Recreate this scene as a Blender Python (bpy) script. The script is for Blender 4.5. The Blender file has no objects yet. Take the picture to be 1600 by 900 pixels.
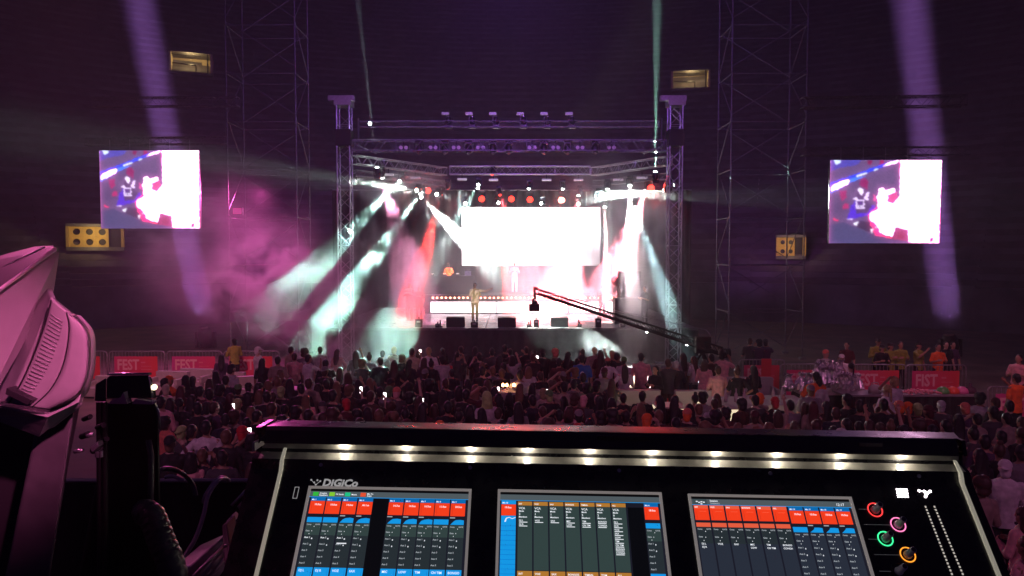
import bpy, bmesh, math, random
from mathutils import Vector, Matrix, noise
random.seed(7)
S = bpy.context.scene
COL = S.collection
R = math.radians
# ------------------------------------------------------------------ camera
PITCH = R(2.58); CAMZ = 4.55; F = 1155.0
cd = bpy.data.cameras.new('camera'); cam = bpy.data.objects.new('camera', cd); COL.objects.link(cam)
cd.sensor_width = 36; cd.lens = 36 * F / 1600; cd.clip_start = 0.05; cd.clip_end = 600
cam.location = (0, 0, CAMZ); cam.rotation_euler = (R(90) - PITCH, 0, 0); S.camera = cam
# ------------------------------------------------------------------ world, exposure
w = bpy.data.worlds.new('World'); S.world = w; w.use_nodes = True
w.node_tree.nodes['Background'].inputs[0].default_value = (.008, .004, .024, 1)
w.node_tree.nodes['Background'].inputs[1].default_value = 1.0
S.view_settings.view_transform = 'Standard'; S.view_settings.look = 'None'
S.view_settings.exposure = 0.0
S.cycles.use_denoising = True
S.cycles.max_bounces = 5; S.cycles.diffuse_bounces = 2; S.cycles.glossy_bounces = 3
S.cycles.volume_bounces = 1; S.cycles.transparent_max_bounces = 8
S.cycles.volume_step_rate = 1.5; S.cycles.volume_max_steps = 256
S.cycles.sample_clamp_indirect = 4.0

def P(px, py, Y):
    """world point seen at photo pixel (px,py) at distance Y"""
    x = (px - 800) / F; z = -(py - 450) / F
    dy = math.cos(PITCH) + z * math.sin(PITCH); dz = -math.sin(PITCH) + z * math.cos(PITCH)
    return Vector((x / dy * Y, Y, CAMZ + dz / dy * Y))

# unseen spots added to tint crowd, monitor, banners and stands; last follows the singer
def lamp(a, b, e, col, ang, r=.05, bl=.3, name='unseen_wash', parent=None):
    l = bpy.data.lights.new(name, 'SPOT'); l.energy = e; l.color = col
    l.spot_size = R(ang); l.shadow_soft_size = r; l.spot_blend = bl
    o = bpy.data.objects.new(name, l); COL.objects.link(o)
    a = Vector(a); b = Vector(b)
    o.location = a; o.rotation_euler = (b - a).to_track_quat('-Z', 'Y').to_euler()
    if parent: o.parent = parent; o.location = a - parent.location
    return o

WASH = [((-2.6, 3.2, 6.4), (-.9, 1.3, 4.2), 300, (1, .16, .48), 20, .10),
        ((1.3, -.9, 6.1), tuple(P(78, 560, 1.04)), 620, (1, .19, .50), 6.4, .06),
        ((-9, -4, 13), (-4, 17, 1), 1900, (1, .32, .68), 70, .4),
        ((9, -4, 13), (6, 19, 1), 1300, (1, .30, .66), 70, .4),
        ((-16, 46, 5), (-22, 70, 16), 350, (.60, .14, 1), 150, .6),
        ((16, 46, 5), (22, 70, 16), 250, (.66, .14, .9), 150, .6),
        ((0, 48, 7), (0, 75, 22), 500, (.60, .14, 1), 150, .6),
        ((0, 20, 13), (0, 66, 14), 5200, (.42, .14, 1), 120, .6),
        ((-8, 12, 13), (-13, 26, .8), 5200, (1, .28, .40), 42, .3),
        ((9, 10, 13), (13.5, 22, .9), 1900, (1, .30, .46), 42, .3),
        ((2.5, -6, 8.5), tuple(P(742, 470, 34.6)), 95000, (1, .88, .68), 2.4, .05)]
for a, b, e, c, g, r in WASH: lamp(a, b, e, c, g, r, 1.0)

# ------------------------------------------------------------------ materials
MATS = {}
def mat(name, col=(.5, .5, .5), rough=.6, metal=0, emit=0, ecol=None, noise_amt=.0, nscale=8, bump=0, spec=.5, vcol=None):
    if name in MATS: return MATS[name]
    m = bpy.data.materials.new(name); m.use_nodes = True; nt = m.node_tree; b = nt.nodes['Principled BSDF']
    b.inputs['Base Color'].default_value = (*col, 1); b.inputs['Roughness'].default_value = rough
    b.inputs['Metallic'].default_value = metal; b.inputs['Specular IOR Level'].default_value = spec
    if emit:
        b.inputs['Emission Color'].default_value = (*(ecol or col), 1); b.inputs['Emission Strength'].default_value = emit
    if noise_amt or bump:
        tc = nt.nodes.new('ShaderNodeTexCoord'); n = nt.nodes.new('ShaderNodeTexNoise')
        n.inputs['Scale'].default_value = nscale; n.inputs['Detail'].default_value = 5
        nt.links.new(tc.outputs['Object'], n.inputs['Vector'])
        rr_ = nt.nodes.new('ShaderNodeMapRange'); rr_.inputs['From Min'].default_value = .35; rr_.inputs['From Max'].default_value = .65; rr_.inputs['To Min'].default_value = max(.03, rough * .75); rr_.inputs['To Max'].default_value = min(1, rough * 1.3)
        nt.links.new(n.outputs['Fac'], rr_.inputs['Value']); nt.links.new(rr_.outputs[0], b.inputs['Roughness'])
        if noise_amt:
            mx = nt.nodes.new('ShaderNodeMix'); mx.data_type = 'RGBA'
            mx.inputs[6].default_value = (*[c * (1 - noise_amt) for c in col], 1)
            mx.inputs[7].default_value = (*[min(1, c * (1 + noise_amt)) for c in col], 1)
            cr = nt.nodes.new('ShaderNodeMapRange'); cr.inputs['From Min'].default_value = .35; cr.inputs['From Max'].default_value = .65
            nt.links.new(n.outputs['Fac'], cr.inputs['Value']); nt.links.new(cr.outputs[0], mx.inputs[0])
            nt.links.new(mx.outputs[2], b.inputs['Base Color'])
        if bump:
            bp = nt.nodes.new('ShaderNodeBump'); bp.inputs['Strength'].default_value = bump; bp.inputs['Distance'].default_value = .02
            nt.links.new(n.outputs['Fac'], bp.inputs['Height']); nt.links.new(bp.outputs[0], b.inputs['Normal'])
    if vcol:
        a = nt.nodes.new('ShaderNodeVertexColor'); a.layer_name = vcol
        nt.links.new(a.outputs[0], b.inputs['Emission Color']); b.inputs['Base Color'].default_value = (.02, .02, .02, 1)
    MATS[name] = m; return m

BLACK = mat('black_paint', (.012, .012, .014), .45, noise_amt=.3)
ALU = mat('aluminium', (.50, .50, .52), .38, .9, noise_amt=.15, nscale=20)
STEEL = mat('galvanised_steel', (.38, .37, .38), .5, .7, noise_amt=.25, nscale=15)
DSTEEL = mat('dull_scaffold_steel', (.20, .19, .20), .55, .5, noise_amt=.3, nscale=10)
CLOTHB = mat('black_drape', (.016, .014, .018), .9, bump=.4, nscale=5)
RUBBER = mat('black_rubber', (.02, .02, .02), .5)
LED_WHITE = mat('white_led', (1, 1, 1), emit=4.5, ecol=(1, .86, .90))
LENS_W = mat('lit_lens_white', (1, 1, 1), emit=60, ecol=(.85, 1, .95))
LENS_R = mat('lit_lens_red', (1, .05, .02), emit=5, ecol=(1, .035, .02))
GLASS_D = mat('dark_lens', (.25, .22, .22), .12, .2)

# ------------------------------------------------------------------ mesh helpers
class MB:
    def __init__(s): s.v = []; s.f = []; s.sm = []
    def add(s, vs, fs, smooth=False):
        n = len(s.v); s.v += [tuple(v) for v in vs]; s.f += [tuple(i + n for i in f) for f in fs]; s.sm += [smooth] * len(fs); return s
    def box(s, lo, hi):
        x0, y0, z0 = lo; x1, y1, z1 = hi
        return s.add([(x0,y0,z0),(x1,y0,z0),(x1,y1,z0),(x0,y1,z0),(x0,y0,z1),(x1,y0,z1),(x1,y1,z1),(x0,y1,z1)],
                     [(0,3,2,1),(4,5,6,7),(0,1,5,4),(1,2,6,5),(2,3,7,6),(3,0,4,7)])
    def tube(s, a, b, r, r2=None, n=6, cap=True):
        a = Vector(a); b = Vector(b); r2 = r if r2 is None else r2
        d = (b - a).normalized(); u = d.orthogonal().normalized(); v = d.cross(u)
        vs = []
        for p, q in ((a, r), (b, r2)):
            for i in range(n):
                t = 2 * math.pi * i / n; vs.append(p + (u * math.cos(t) + v * math.sin(t)) * q)
        fs = [(i, (i + 1) % n, n + (i + 1) % n, n + i) for i in range(n)]
        s.add(vs, fs, n > 6)
        if cap: s.add(vs, [tuple(range(n))[::-1], tuple(range(n, 2 * n))])
        return s
    def path(s, pts, r, n=6):
        pts = [Vector(p) for p in pts]; m = len(pts); vs = []; u = None
        for i, p in enumerate(pts):
            d = (pts[min(i + 1, m - 1)] - pts[max(i - 1, 0)]).normalized()
            u = d.orthogonal().normalized() if u is None else (u - d * u.dot(d)).normalized()
            v = d.cross(u); rr = r[i] if isinstance(r, (list, tuple)) else r
            vs += [p + (u * math.cos(2 * math.pi * k / n) + v * math.sin(2 * math.pi * k / n)) * rr for k in range(n)]
        fs = [(j * n + i, j * n + (i + 1) % n, (j + 1) * n + (i + 1) % n, (j + 1) * n + i) for j in range(m - 1) for i in range(n)]
        fs += [tuple(range(n))[::-1], tuple(range((m - 1) * n, m * n))]
        return s.add(vs, fs, True)
    def ell(s, c, r, nu=14, nv=9, z0=-1., z1=1.):
        c = Vector(c); r = (r,) * 3 if not hasattr(r, '__len__') else r; vs = []
        for j in range(nv + 1):
            t = math.asin(max(-1, min(1, z0 + (z1 - z0) * j / nv))) if (z0 != -1. or z1 != 1.) else -math.pi / 2 + math.pi * j / nv
            for i in range(nu):
                p = 2 * math.pi * i / nu
                vs.append((c.x + r[0] * math.cos(t) * math.cos(p), c.y + r[1] * math.cos(t) * math.sin(p), c.z + r[2] * math.sin(t)))
        fs = [(j * nu + i, j * nu + (i + 1) % nu, (j + 1) * nu + (i + 1) % nu, (j + 1) * nu + i) for j in range(nv) for i in range(nu)]
        fs += [tuple(range(nu))[::-1], tuple(range(nv * nu, nv * nu + nu))]
        return s.add(vs, fs, True)
    def loft(s, rings, n=20):
        """rings: (cx,cy,cz,rx,ry)"""
        vs = []
        for cx, cy, cz, rx, ry in rings:
            for i in range(n):
                t = 2 * math.pi * i / n; vs.append((cx + rx * math.cos(t), cy + ry * math.sin(t), cz))
        m = len(rings)
        fs = [(j * n + i, j * n + (i + 1) % n, (j + 1) * n + (i + 1) % n, (j + 1) * n + i) for j in range(m - 1) for i in range(n)]
        fs += [tuple(range(n))[::-1], tuple(range((m - 1) * n, m * n))]
        return s.add(vs, fs, True)
    def cap(s, a, b, r0, r1, n=10):
        s.tube(a, b, r0, r1, n); s.ell(a, r0, n, 6); s.ell(b, r1, n, 6); return s
    def slab(s, pts, ext):
        """closed prism: polygon pts (3D) extruded along ext"""
        pts = [Vector(p) for p in pts]; e = Vector(ext); n = len(pts)
        s.add(pts + [p + e for p in pts], [tuple(range(n)), tuple(range(n, 2 * n))[::-1]] + [((i + 1) % n, i, n + i, n + (i + 1) % n) for i in range(n)]); return s
    def mesh(s, name):
        me = bpy.data.meshes.new(name); me.from_pydata(s.v, [], s.f); me.update()
        me.polygons.foreach_set('use_smooth', s.sm); return me
    def build(s, name, m=None, parent=None, bevel=0, world=False):
        if world and parent is not None:
            L = parent.location; s.v = [(a - L.x, b - L.y, c - L.z) for a, b, c in s.v]
        me = s.mesh(name)
        if bevel: 
            bm = bmesh.new(); bm.from_mesh(me); bmesh.ops.recalc_face_normals(bm, faces=bm.faces)
            bmesh.ops.bevel(bm, geom=[e for e in bm.edges if len(e.link_faces) == 2 and e.calc_face_angle(0) > .4], offset=bevel, segments=3, profile=.6, affect='EDGES', clamp_overlap=True)
            bm.to_mesh(me); bm.free()
            for p in me.polygons: p.use_smooth = False
        return link(name, me, m, parent)

def link(name, me, m=None, parent=None):
    o = bpy.data.objects.new(name, me); COL.objects.link(o)
    if m is not None:
        if len(me.materials) == 0: me.materials.append(None)
        o.material_slots[0].link = 'OBJECT'; o.material_slots[0].material = m
    if parent: o.parent = parent
    return o
def tag(o, label=None, cat=None, group=None, kind=None):
    for k, v in (('label', label), ('category', cat), ('group', group), ('kind', kind)):
        if v: o[k] = v
    return o
def empty(name, loc=(0, 0, 0), rz=0, label=None, cat=None, group=None):
    o = bpy.data.objects.new(name, None); COL.objects.link(o); o.location = loc; o.rotation_euler = (0, 0, rz)
    o.empty_display_size = .2
    bpy.context.view_layer.update() if False else None
    return tag(o, label, cat, group)

TXT = {}
def text(s, size, m, mtx, parent, name='lettering', align='LEFT', ext=.0005, bold=0.0, shear=0.0, wscale=1.0):
    key = (s, align, ext, bold, shear, size)
    if key not in TXT:
        c = bpy.data.curves.new('lettering', 'FONT'); c.body = s; c.size = size; c.align_x = align; c.extrude = ext
        c.offset = bold; c.shear = shear; c.resolution_u = 2
        o = bpy.data.objects.new('tmp', c); COL.objects.link(o)
        dg = bpy.context.evaluated_depsgraph_get(); me = bpy.data.meshes.new_from_object(o.evaluated_get(dg))
        bpy.data.objects.remove(o); TXT[key] = me
    o = link(name, TXT[key], m, parent); o.matrix_local = mtx @ Matrix.Diagonal((wscale, 1, 1, 1)); return o
def frame(o, x, y):
    """4x4 with origin o, x axis, y axis"""
    x = Vector(x).normalized(); y = Vector(y); y = (y - x * y.dot(x)).normalized(); z = x.cross(y)
    M = Matrix.Identity(4)
    for i in range(3): M[i][0] = x[i]; M[i][1] = y[i]; M[i][2] = z[i]; M[i][3] = o[i]
    return M

# ------------------------------------------------------------------ setting: ground, grandstand
g = MB(); g.add([(-250, -60, 0), (250, -60, 0), (250, 300, 0), (-250, 300, 0)], [(0, 1, 2, 3)])
tag(g.build('ground', mat('arena_sand', (.17, .13, .11), .9, noise_amt=.35, nscale=.8, bump=.5)), kind='structure')

CONC = mat('weathered_concrete', (.16, .15, .15), .85, noise_amt=.35, nscale=.6, bump=.3)
st = empty('grandstand', (0, 12, 0), 0, 'dark curved concrete grandstand rising in many tiers behind the stage', 'grandstand')
R0, T0, T1 = 42.0, R(12), R(168)
def arc(mb, r0, z0, r1, z1, n=60, t0=T0, t1=T1):
    vs = []
    for i in range(n + 1):
        t = t0 + (t1 - t0) * i / n; c, s_ = math.cos(t), math.sin(t)
        vs += [(r0 * c, r0 * s_, z0), (r1 * c, r1 * s_, z1)]
    mb.add(vs, [(2 * i, 2 * i + 1, 2 * i + 3, 2 * i + 2) for i in range(n)])
mb = MB(); arc(mb, R0, 0, R0, 2.6); mb.build('front_wall', CONC, st)
TOPZ = 2.6
for k in range(47):
    r = R0 + k * .85; z = TOPZ + k * .78
    mb = MB(); arc(mb, r, z, r + .85, z + .0); arc(mb, r + .85, z, r + .85, z + .78)
    o = mb.build('seating_tier', CONC, st)
    mb = MB(); arc(mb, r + .35, z + .42, r + .75, z + .42, 60); arc(mb, r + .35, z + .02, r + .35, z + .42, 60)
    mb.build('bench', mat('bench_board', (.13, .11, .11), .8, noise_amt=.3, nscale=1.5), st)
for a in (25, 50, 68, 84, 96, 112, 130, 155):   # radial stairs
    t = R(a); mb = MB(); d = Vector((math.cos(t), math.sin(t), 0)); q = Vector((-d.y, d.x, 0)) * .6
    for k in range(94):
        r = R0 + k * .425; z = TOPZ + k * .39
        p = d * r
        mb.slab([p - q + Vector((0, 0, z - .3)), p + q + Vector((0, 0, z - .3)), p + q + Vector((0, 0, z + .12)), p - q + Vector((0, 0, z + .12))], d * .425)
    mb.build('stair', CONC, st)

YEL = mat('ochre_painted_wall', (.62, .42, .12), .8, noise_amt=.12, nscale=2)
WHT = mat('cream_painted_wall', (.62, .50, .30), .8, noise_amt=.12, nscale=2)
def vomitory(px0, py0, px1, py1, label, kind):
    """lit tunnel mouth standing proud of the tiers"""
    z = CAMZ + (398 - (py0 + py1) / 2) * 55 / F
    for _ in range(6):
        k = max(0, (z - TOPZ) / .78); rr = R0 + k * .85 - 1.4
        xx = ((px0 + px1) / 2 - 800) / F
        # solve |(xx*Y, Y-12)| = rr
        A = xx * xx + 1; B = -24; Cc = 144 - rr * rr; Y = (-B + math.sqrt(B * B - 4 * A * Cc)) / (2 * A)
        z = P((px0 + px1) / 2, (py0 + py1) / 2, Y).z
    a = P(px0, py1, Y); b = P(px1, py0, Y); W = b.x - a.x; H = b.z - a.z; D = 3.2; t = .18
    ang = math.atan2(-xx * Y, Y - 12) * .7
    v = empty('tunnel_mouth', ((a.x + b.x) / 2, Y, a.z), ang, label, 'tunnel mouth')
    h = W / 2
    MB().box((-h - t, 0, -t - .05), (h + t, D, -.0)).build('floor_slab', CONC, v)
    MB().box((-h - t, 0, H), (h + t, D, H + t)).build('ceiling_slab', CONC, v)
    for sx in (-1, 1): MB().box((sx * (h + t / 2) - t / 2, 0, 0), (sx * (h + t / 2) + t / 2, D, H)).build('side_wall', WHT if kind == 0 else YEL, v)
    MB().box((-h, D - .9, 0), (h, D - .7, H)).build('back_wall', WHT if kind == 0 else YEL, v)
    if kind == 1:   # pierced screen block wall
        n = max(3, int(W / .62)); mrows = max(2, int(H / .62)); cw = W / n; chh = H / mrows
        for i in range(n):
            for j in range(mrows):
                if i > n * .62: continue
                cx = -h + (i + .5) * cw; cz = (j + .5) * chh; b_ = MB(); N = 12; vs = []
                for k in range(N):
                    tt = 2 * math.pi * (k + .5) / N; c_, s_ = math.cos(tt), math.sin(tt); q = max(abs(c_), abs(s_))
                    for yy in (.55, .75): vs += [(cx + c_ / q * cw / 2 * .99, yy, cz + s_ / q * chh / 2 * .99), (cx + c_ * cw * .29, yy, cz + s_ * cw * .29)]
                fs = []
                for k in range(N):
                    l = (k + 1) % N; A0, B0, A1, B1 = 4 * k, 4 * k + 1, 4 * k + 2, 4 * k + 3; C0, D0, C1, D1 = 4 * l, 4 * l + 1, 4 * l + 2, 4 * l + 3
                    fs += [(A0, C0, D0, B0), (A1, B1, D1, C1), (B0, D0, D1, B1), (A0, A1, C1, C0)]
                b_.add(vs, fs).build('screen_block', YEL, v)
        MB().box((-h, .8, 0), (h, 1.6, H)).build('recess_shade', BLACK, v)  # solid black box stands for the shade behind the pierced blocks
    else:
        rb = MB()
        rb.tube((-h + .1, .3, H * .45), (h * .25, .3, H * .38), .05); rb.tube((h * .25, .3, H * .38), (h * .25, .3, 0), .05); rb.tube((h*.86, .3, 0), (h * .86, .3, H), .06); rb.tube((-h, .3, H*.9), (h*.5, .3, H*.86), .03)
        rb.build('handrail', BLACK, v)
    l = bpy.data.lights.new('tunnel_lamp', 'POINT'); l.energy = 140 * W * H / 8; l.color = (1, .72, .32); l.shadow_soft_size = .2
    lo = bpy.data.objects.new('tunnel_lamp', l); COL.objects.link(lo); lo.parent = v
    lo.location = (0, .25 if kind == 0 else -.7, H * .7 if kind == 0 else H * .6)
    return v
vomitory(270, 82, 326, 112, 'warm lit tunnel mouth high in the dark stand above the left video screen', 0)
vomitory(1052, 110, 1106, 137, 'warm lit tunnel mouth high in the stand beside the tall right scaffold', 0)
vomitory(114, 354, 184, 386, 'ochre tunnel mouth with pierced block wall below the left video screen', 1)
vomitory(1218, 371, 1254, 400, 'small ochre tunnel mouth with pierced blocks seen through the right scaffold', 1)

# ochre pillar, banner and gate number at the foot of the stand on the right
pl = empty('painted_pillar', P(1350, 578, 50), 0, 'ochre painted pillar with slanting dark brace behind the security guards', 'pillar')
pl.location.z = 0
h0 = P(1350, 497, 50).z; hm = P(1350, 531, 50).z
MB().box((-.95, 0, 0), (.75, .8, hm - .1)).build('lower_shaft', YEL, pl)
MB().slab([(-.65, .1, hm), (-.6, .1, h0), (.85, .1, h0), (.8, .1, h0 - .5), (-.35, .1, hm)], (0, .6, 0)).build('upper_shaft', YEL, pl)
MB().box((-1.05, -.05, hm - .1), (.8, .85, hm)).build('ledge', CONC, pl)
MB().slab([(-.2, .2, hm + .02), (.75, .2, hm + .9), (.75, .2, hm + .6), (.1, .2, hm + .02)], (0, .5, 0)).build('brace', mat('brown_steel', (.12, .05, .04), .7), pl)
bn = empty('hanging_banner', P(1388, 527, 48), 0, 'faded red and orange banner hanging above the guards beside the ochre pillar', 'banner')
bw = 1.45; bh = 1.2
MB().slab([(-.9, 0, .1), (.85, 0, 0), (.9, 0, bh * .75), (-.3, 0, bh * .85), (-.95, 0, bh * .6)], (0, .04, 0)).build('red_cloth', mat('red_cloth', (.35, .03, .03), .8, noise_amt=.4, nscale=2), bn)
MB().slab([(-.25, -.03, bh * .86), (.93, -.03, bh * .76), (.9, -.03, bh * 1.15), (.6, -.03, bh * 1.3), (-.25, -.03, bh * 1.35)], (0, .05, 0)).build('orange_cloth', mat('orange_cloth', (.5, .2, .06), .8, noise_amt=.3, nscale=2), bn)
text('NITE', .62, mat('faded_print', (.5, .25, .2), .8), frame(Vector((-.9, -.02, .33)), (1, -.05, 0), (0, 0, 1)), bn)
gs = empty('gate_sign', P(1541, 581, 46), 0, 'red gate number plate on the dark wall right of the bars', 'sign')
MB().box((-.35, 0, 0), (.35, .05, .9)).build('plate', mat('sign_border', (.35, .12, .08), .7), gs)
MB().box((-.28, -.015, .06), (.28, 0, .84)).build('face', mat('sign_red', (.30, .02, .02), .7), gs)
text('13', .62, mat('sign_digit', (.5, .2, .12), .7), frame(Vector((-.28, -.02, .22)), (1, 0, 0), (0, 0, 1)), gs)
# ------------------------------------------------------------------ trusses, towers, scaffolds
def truss(name, label, cat, p0, p1, w, n, mtl=ALU, rad=.025, up=(0, 0, 1), group=None, tri=False):
    """box truss from p0 to p1: four chords, joined lacing"""
    p0 = Vector(p0); p1 = Vector(p1); t = empty(name, p0, 0, label, cat, group)
    d = (p1 - p0); L = d.length; d.normalize(); u = Vector(up); sx = d.cross(u).normalized(); u = sx.cross(d)
    h = w / 2; cs = [sx * h + u * h, -sx * h + u * h, -sx * h - u * h, sx * h - u * h] if not tri else [sx * h + u * h * .9, -sx * h + u * h * .9, -u * h * .9]
    for c in cs: MB().tube(c, c + d * L, rad, n=8).build('chord', mtl, t)
    m = MB(); k = len(cs)
    for i in range(n):
        a = d * (L * i / n); b = d * (L * (i + 1) / n)
        for j in range(k):
            c1, c2 = cs[j], cs[(j + 1) % k]
            if (i + j) % 2: c1, c2 = c2, c1
            m.tube(a + c1, b + c2, rad * .5, n=5, cap=False)
            if i % 5 == 0: m.tube(a + c1, a + c2, rad * .55, n=5, cap=False)
    for j in range(k): m.tube(d * L + cs[j], d * L + cs[(j + 1) % k], rad * .55, n=5, cap=False)
    m.build('lacing', mtl, t); return t

def tower(px, label):
    b = P(px, 398, 30); x = b.x; t = truss('truss_tower', label, 'truss tower', (x, 30, .1), (x, 30, 10.7), .50, 22, ALU, .03, (0, 1, 0), 'truss towers holding the stage roof')
    MB().box((-.6, -.6, -.1), (.6, .6, 0)).build('base_plate', STEEL, t)
    MB().box((-.34, -.34, 10.4), (.34, .34, 10.62)).build('head_block', ALU, t)
    MB().box((-.62, -.12, 10.62), (.42, .12, 10.82)).build('pulley_beam', ALU, t)
    MB().box((-.31, -.31, 8.8), (.31, .31, 9.45)).build('sleeve_block', BLACK, t)
    for sx in (-1, 1):
        MB().tube((sx * .3, -.35, .1), (sx * .3 + sx * .9, -.9, .02), .03).build('outrigger', STEEL, t)
    return t
tower(540, 'aluminium truss tower at the left front corner of the stage roof')
tower(1053, 'aluminium truss tower at the right front corner of the stage roof')
q = lambda px, py, Y: P(px, py, Y)
truss('roof_truss', 'long front roof truss between both towers carrying dark blinders', 'truss', q(552, 228, 30), q(1040, 228, 30), .42, 36, DSTEEL, .03)
truss('roof_truss', 'highest faint roof truss behind the front one with LED bars on top', 'truss', q(560, 194, 33), q(1030, 194, 33), .25, 32, DSTEEL, .022)
truss('roof_truss', 'middle lighting truss above the video wall', 'truss', q(703, 266, 36), q(922, 266, 36), .38, 20, ALU, .03)
truss('roof_truss', 'slanting upper lighting truss from left tower toward the video wall', 'truss', q(552, 249, 31), q(694, 268, 35.5), .36, 18, ALU, .028)
truss('roof_truss', 'slanting upper lighting truss from right tower toward the video wall', 'truss', q(928, 268, 35.5), q(1045, 251, 31), .36, 16, ALU, .028)
truss('roof_truss', 'slanting lower lighting truss on the left under the upper one', 'truss', q(552, 270, 31.3), q(700, 288, 35.8), .25, 16, DSTEEL, .024)
truss('roof_truss', 'slanting lower lighting truss on the right under the upper one', 'truss', q(930, 286, 35.8), q(1045, 275, 31.3), .25, 14, DSTEEL, .024)
for px, nm in ((560, 'left'), (1034, 'right')):
    m = MB(); a = q(px, 194, 33); b = q(px, 228, 30); m.tube(a, b, .035); m.tube(a + Vector((0, 0, .25)), b, .03)
    m.tube(b, q(px + (28 if nm == 'left' else -28), 240, 30), .03)
    o = m.build('roof_strut', ALU); tag(o, f'{nm} steel strut joining the two roof trusses near the {nm} tower', 'strut')
# side trusses over the video screens
truss('side_truss', 'upper horizontal truss above the left video screen', 'truss', q(145, 160, 30.6), q(372, 159, 30.6), .36, 18, DSTEEL, .026)
truss('side_truss', 'truss that carries the left video screen', 'truss', q(135, 222, 30.6), q(352, 219, 30.6), .28, 18, DSTEEL, .024)
truss('side_truss', 'upper horizontal truss above the right video screen', 'truss', q(1253, 161, 26.6), q(1506, 158, 26.6), .36, 18, DSTEEL, .026)
truss('side_truss', 'truss that carries the right video screen', 'truss', q(1253, 237, 26.6), q(1512, 236, 26.6), .28, 18, DSTEEL, .024)

def scaffold(x0, x1, Y, label):
    t = empty('sound_scaffold', ((x0 + x1) / 2, Y, 0), 0, label, 'scaffold', 'tall scaffolds beside the stage')
    h = (x1 - x0) / 2; D = 2.0; H = 19
    for sx in (-h, h):
        for y in (0, D):
            MB().tube((sx, y, .1), (sx, y, H), .03, n=8).build('standard', DSTEEL, t)
            MB().box((sx - .12, y - .12, 0), (sx + .12, y + .12, .1)).build('base_plate', DSTEEL, t)
    for k in range(1, 10):
        z = k * 2.05
        for y in (0, D): MB().tube((-h, y, z), (h, y, z), .022).build('ledger', DSTEEL, t)
        for sx in (-h, h): MB().tube((sx, 0, z), (sx, D, z), .022).build('ledger', DSTEEL, t)
    for k in range(0, 9):
        z = .3 + k * 2.05; a, b = ((-h, h) if x0 > 0 else (h, -h))
        MB().tube((a, 0, z), (b, 0, z + 1.95), .02).build('brace', DSTEEL, t)
        MB().tube((b, D, z), (a, D, z + 1.95), .02).build('brace', DSTEEL, t)
        for sx in (-h, h):
            MB().tube((sx, 0 if k % 2 else D, z), (sx, D if k % 2 else 0, z + 1.95), .02).build('brace', DSTEEL, t)
    return t
scaffold(P(358, 400, 32).x, P(465, 400, 32).x, 32, 'tall steel scaffold between the left video screen and the stage')
scaffold(P(1140, 400, 32).x, P(1256, 400, 32).x, 32, 'tall steel scaffold between the stage and the right video screen')

# ------------------------------------------------------------------ stage
DECK = mat('stage_deck', (.10, .09, .09), .35, noise_amt=.3, nscale=3)
SX0, SX1 = P(560, 400, 31).x - 1.4, P(1040, 400, 31).x + 1.4
sg = empty('stage', ((SX0 + SX1) / 2, 31, 0), 0, 'black draped concert stage with wedge monitors along its front edge', 'stage')
hw = (SX1 - SX0) / 2
for i in range(7):
    for j in range(6):
        a = -hw + i * 2 * hw / 7
        MB().box((a + .01, j * 2 + .01, 1.38), (a + 2 * hw / 7 - .01, j * 2 + 1.99, 1.46)).build('deck_panel', DECK, sg)
sk = MB(); N = 180                                  # pleated skirt
vs = []
for i in range(N + 1):
    xx = -hw + 2 * hw * i / N; yy = -.04 + .03 * math.sin(i * 1.1) + .015 * math.sin(i * .37)
    vs += [(xx, yy, 0), (xx, yy * .4, 1.37)]
sk.add(vs, [(2 * i, 2 * i + 2, 2 * i + 3, 2 * i + 1) for i in range(N)], True); sk.build('front_skirt', CLOTHB, sg)
for sx in (-1, 1): MB().box((sx * hw - .02, 0, 0), (sx * hw + .02, 12, 1.37)).build('side_skirt', CLOTHB, sg)
bd = empty('backdrop', (0, 43.4, 0), 0, 'black drape hanging behind the whole stage', 'backdrop')
vs = []; N = 240
for i in range(N + 1):
    xx = -10.5 + 21 * i / N; yy = .08 * math.sin(i * .9) + .04 * math.sin(i * .31)
    vs += [(xx, yy, 0), (xx, yy, 8.3)]
mb = MB(); mb.add(vs, [(2 * i, 2 * i + 2, 2 * i + 3, 2 * i + 1) for i in range(N)], True); mb.build('cloth', CLOTHB, bd)
MB().tube((-10.5, 0, 8.32), (10.5, 0, 8.32), .04).build('hanging_pipe', STEEL, bd)

a = P(722, 415, 42); b = P(938, 324, 42)
vw = empty('video_wall', (a.x, 42, a.z), 0, 'huge glowing white video wall behind the performers', 'video wall')
NW, NH = 14, 6; cw = (b.x - a.x) / NW; ch = (b.z - a.z) / NH
tile = MB().box((.004, 0, .004), (cw - .004, .08, ch - .004)).mesh('panel')
for i in range(NW):
    for j in range(NH):
        o = link('panel', tile, LED_WHITE, vw); o.location = (i * cw, 0, j * ch)
m = MB(); [m.box((i * cw - .03, .09, 0), (i * cw + .03, .2, NH * ch)) for i in range(NW + 1)]; m.box((0, .2, 0), (NW * cw, .26, .1)); m.box((0, .2, NH * ch - .1), (NW * cw, .26, NH * ch)); m.build('frame', BLACK, vw)

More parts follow.
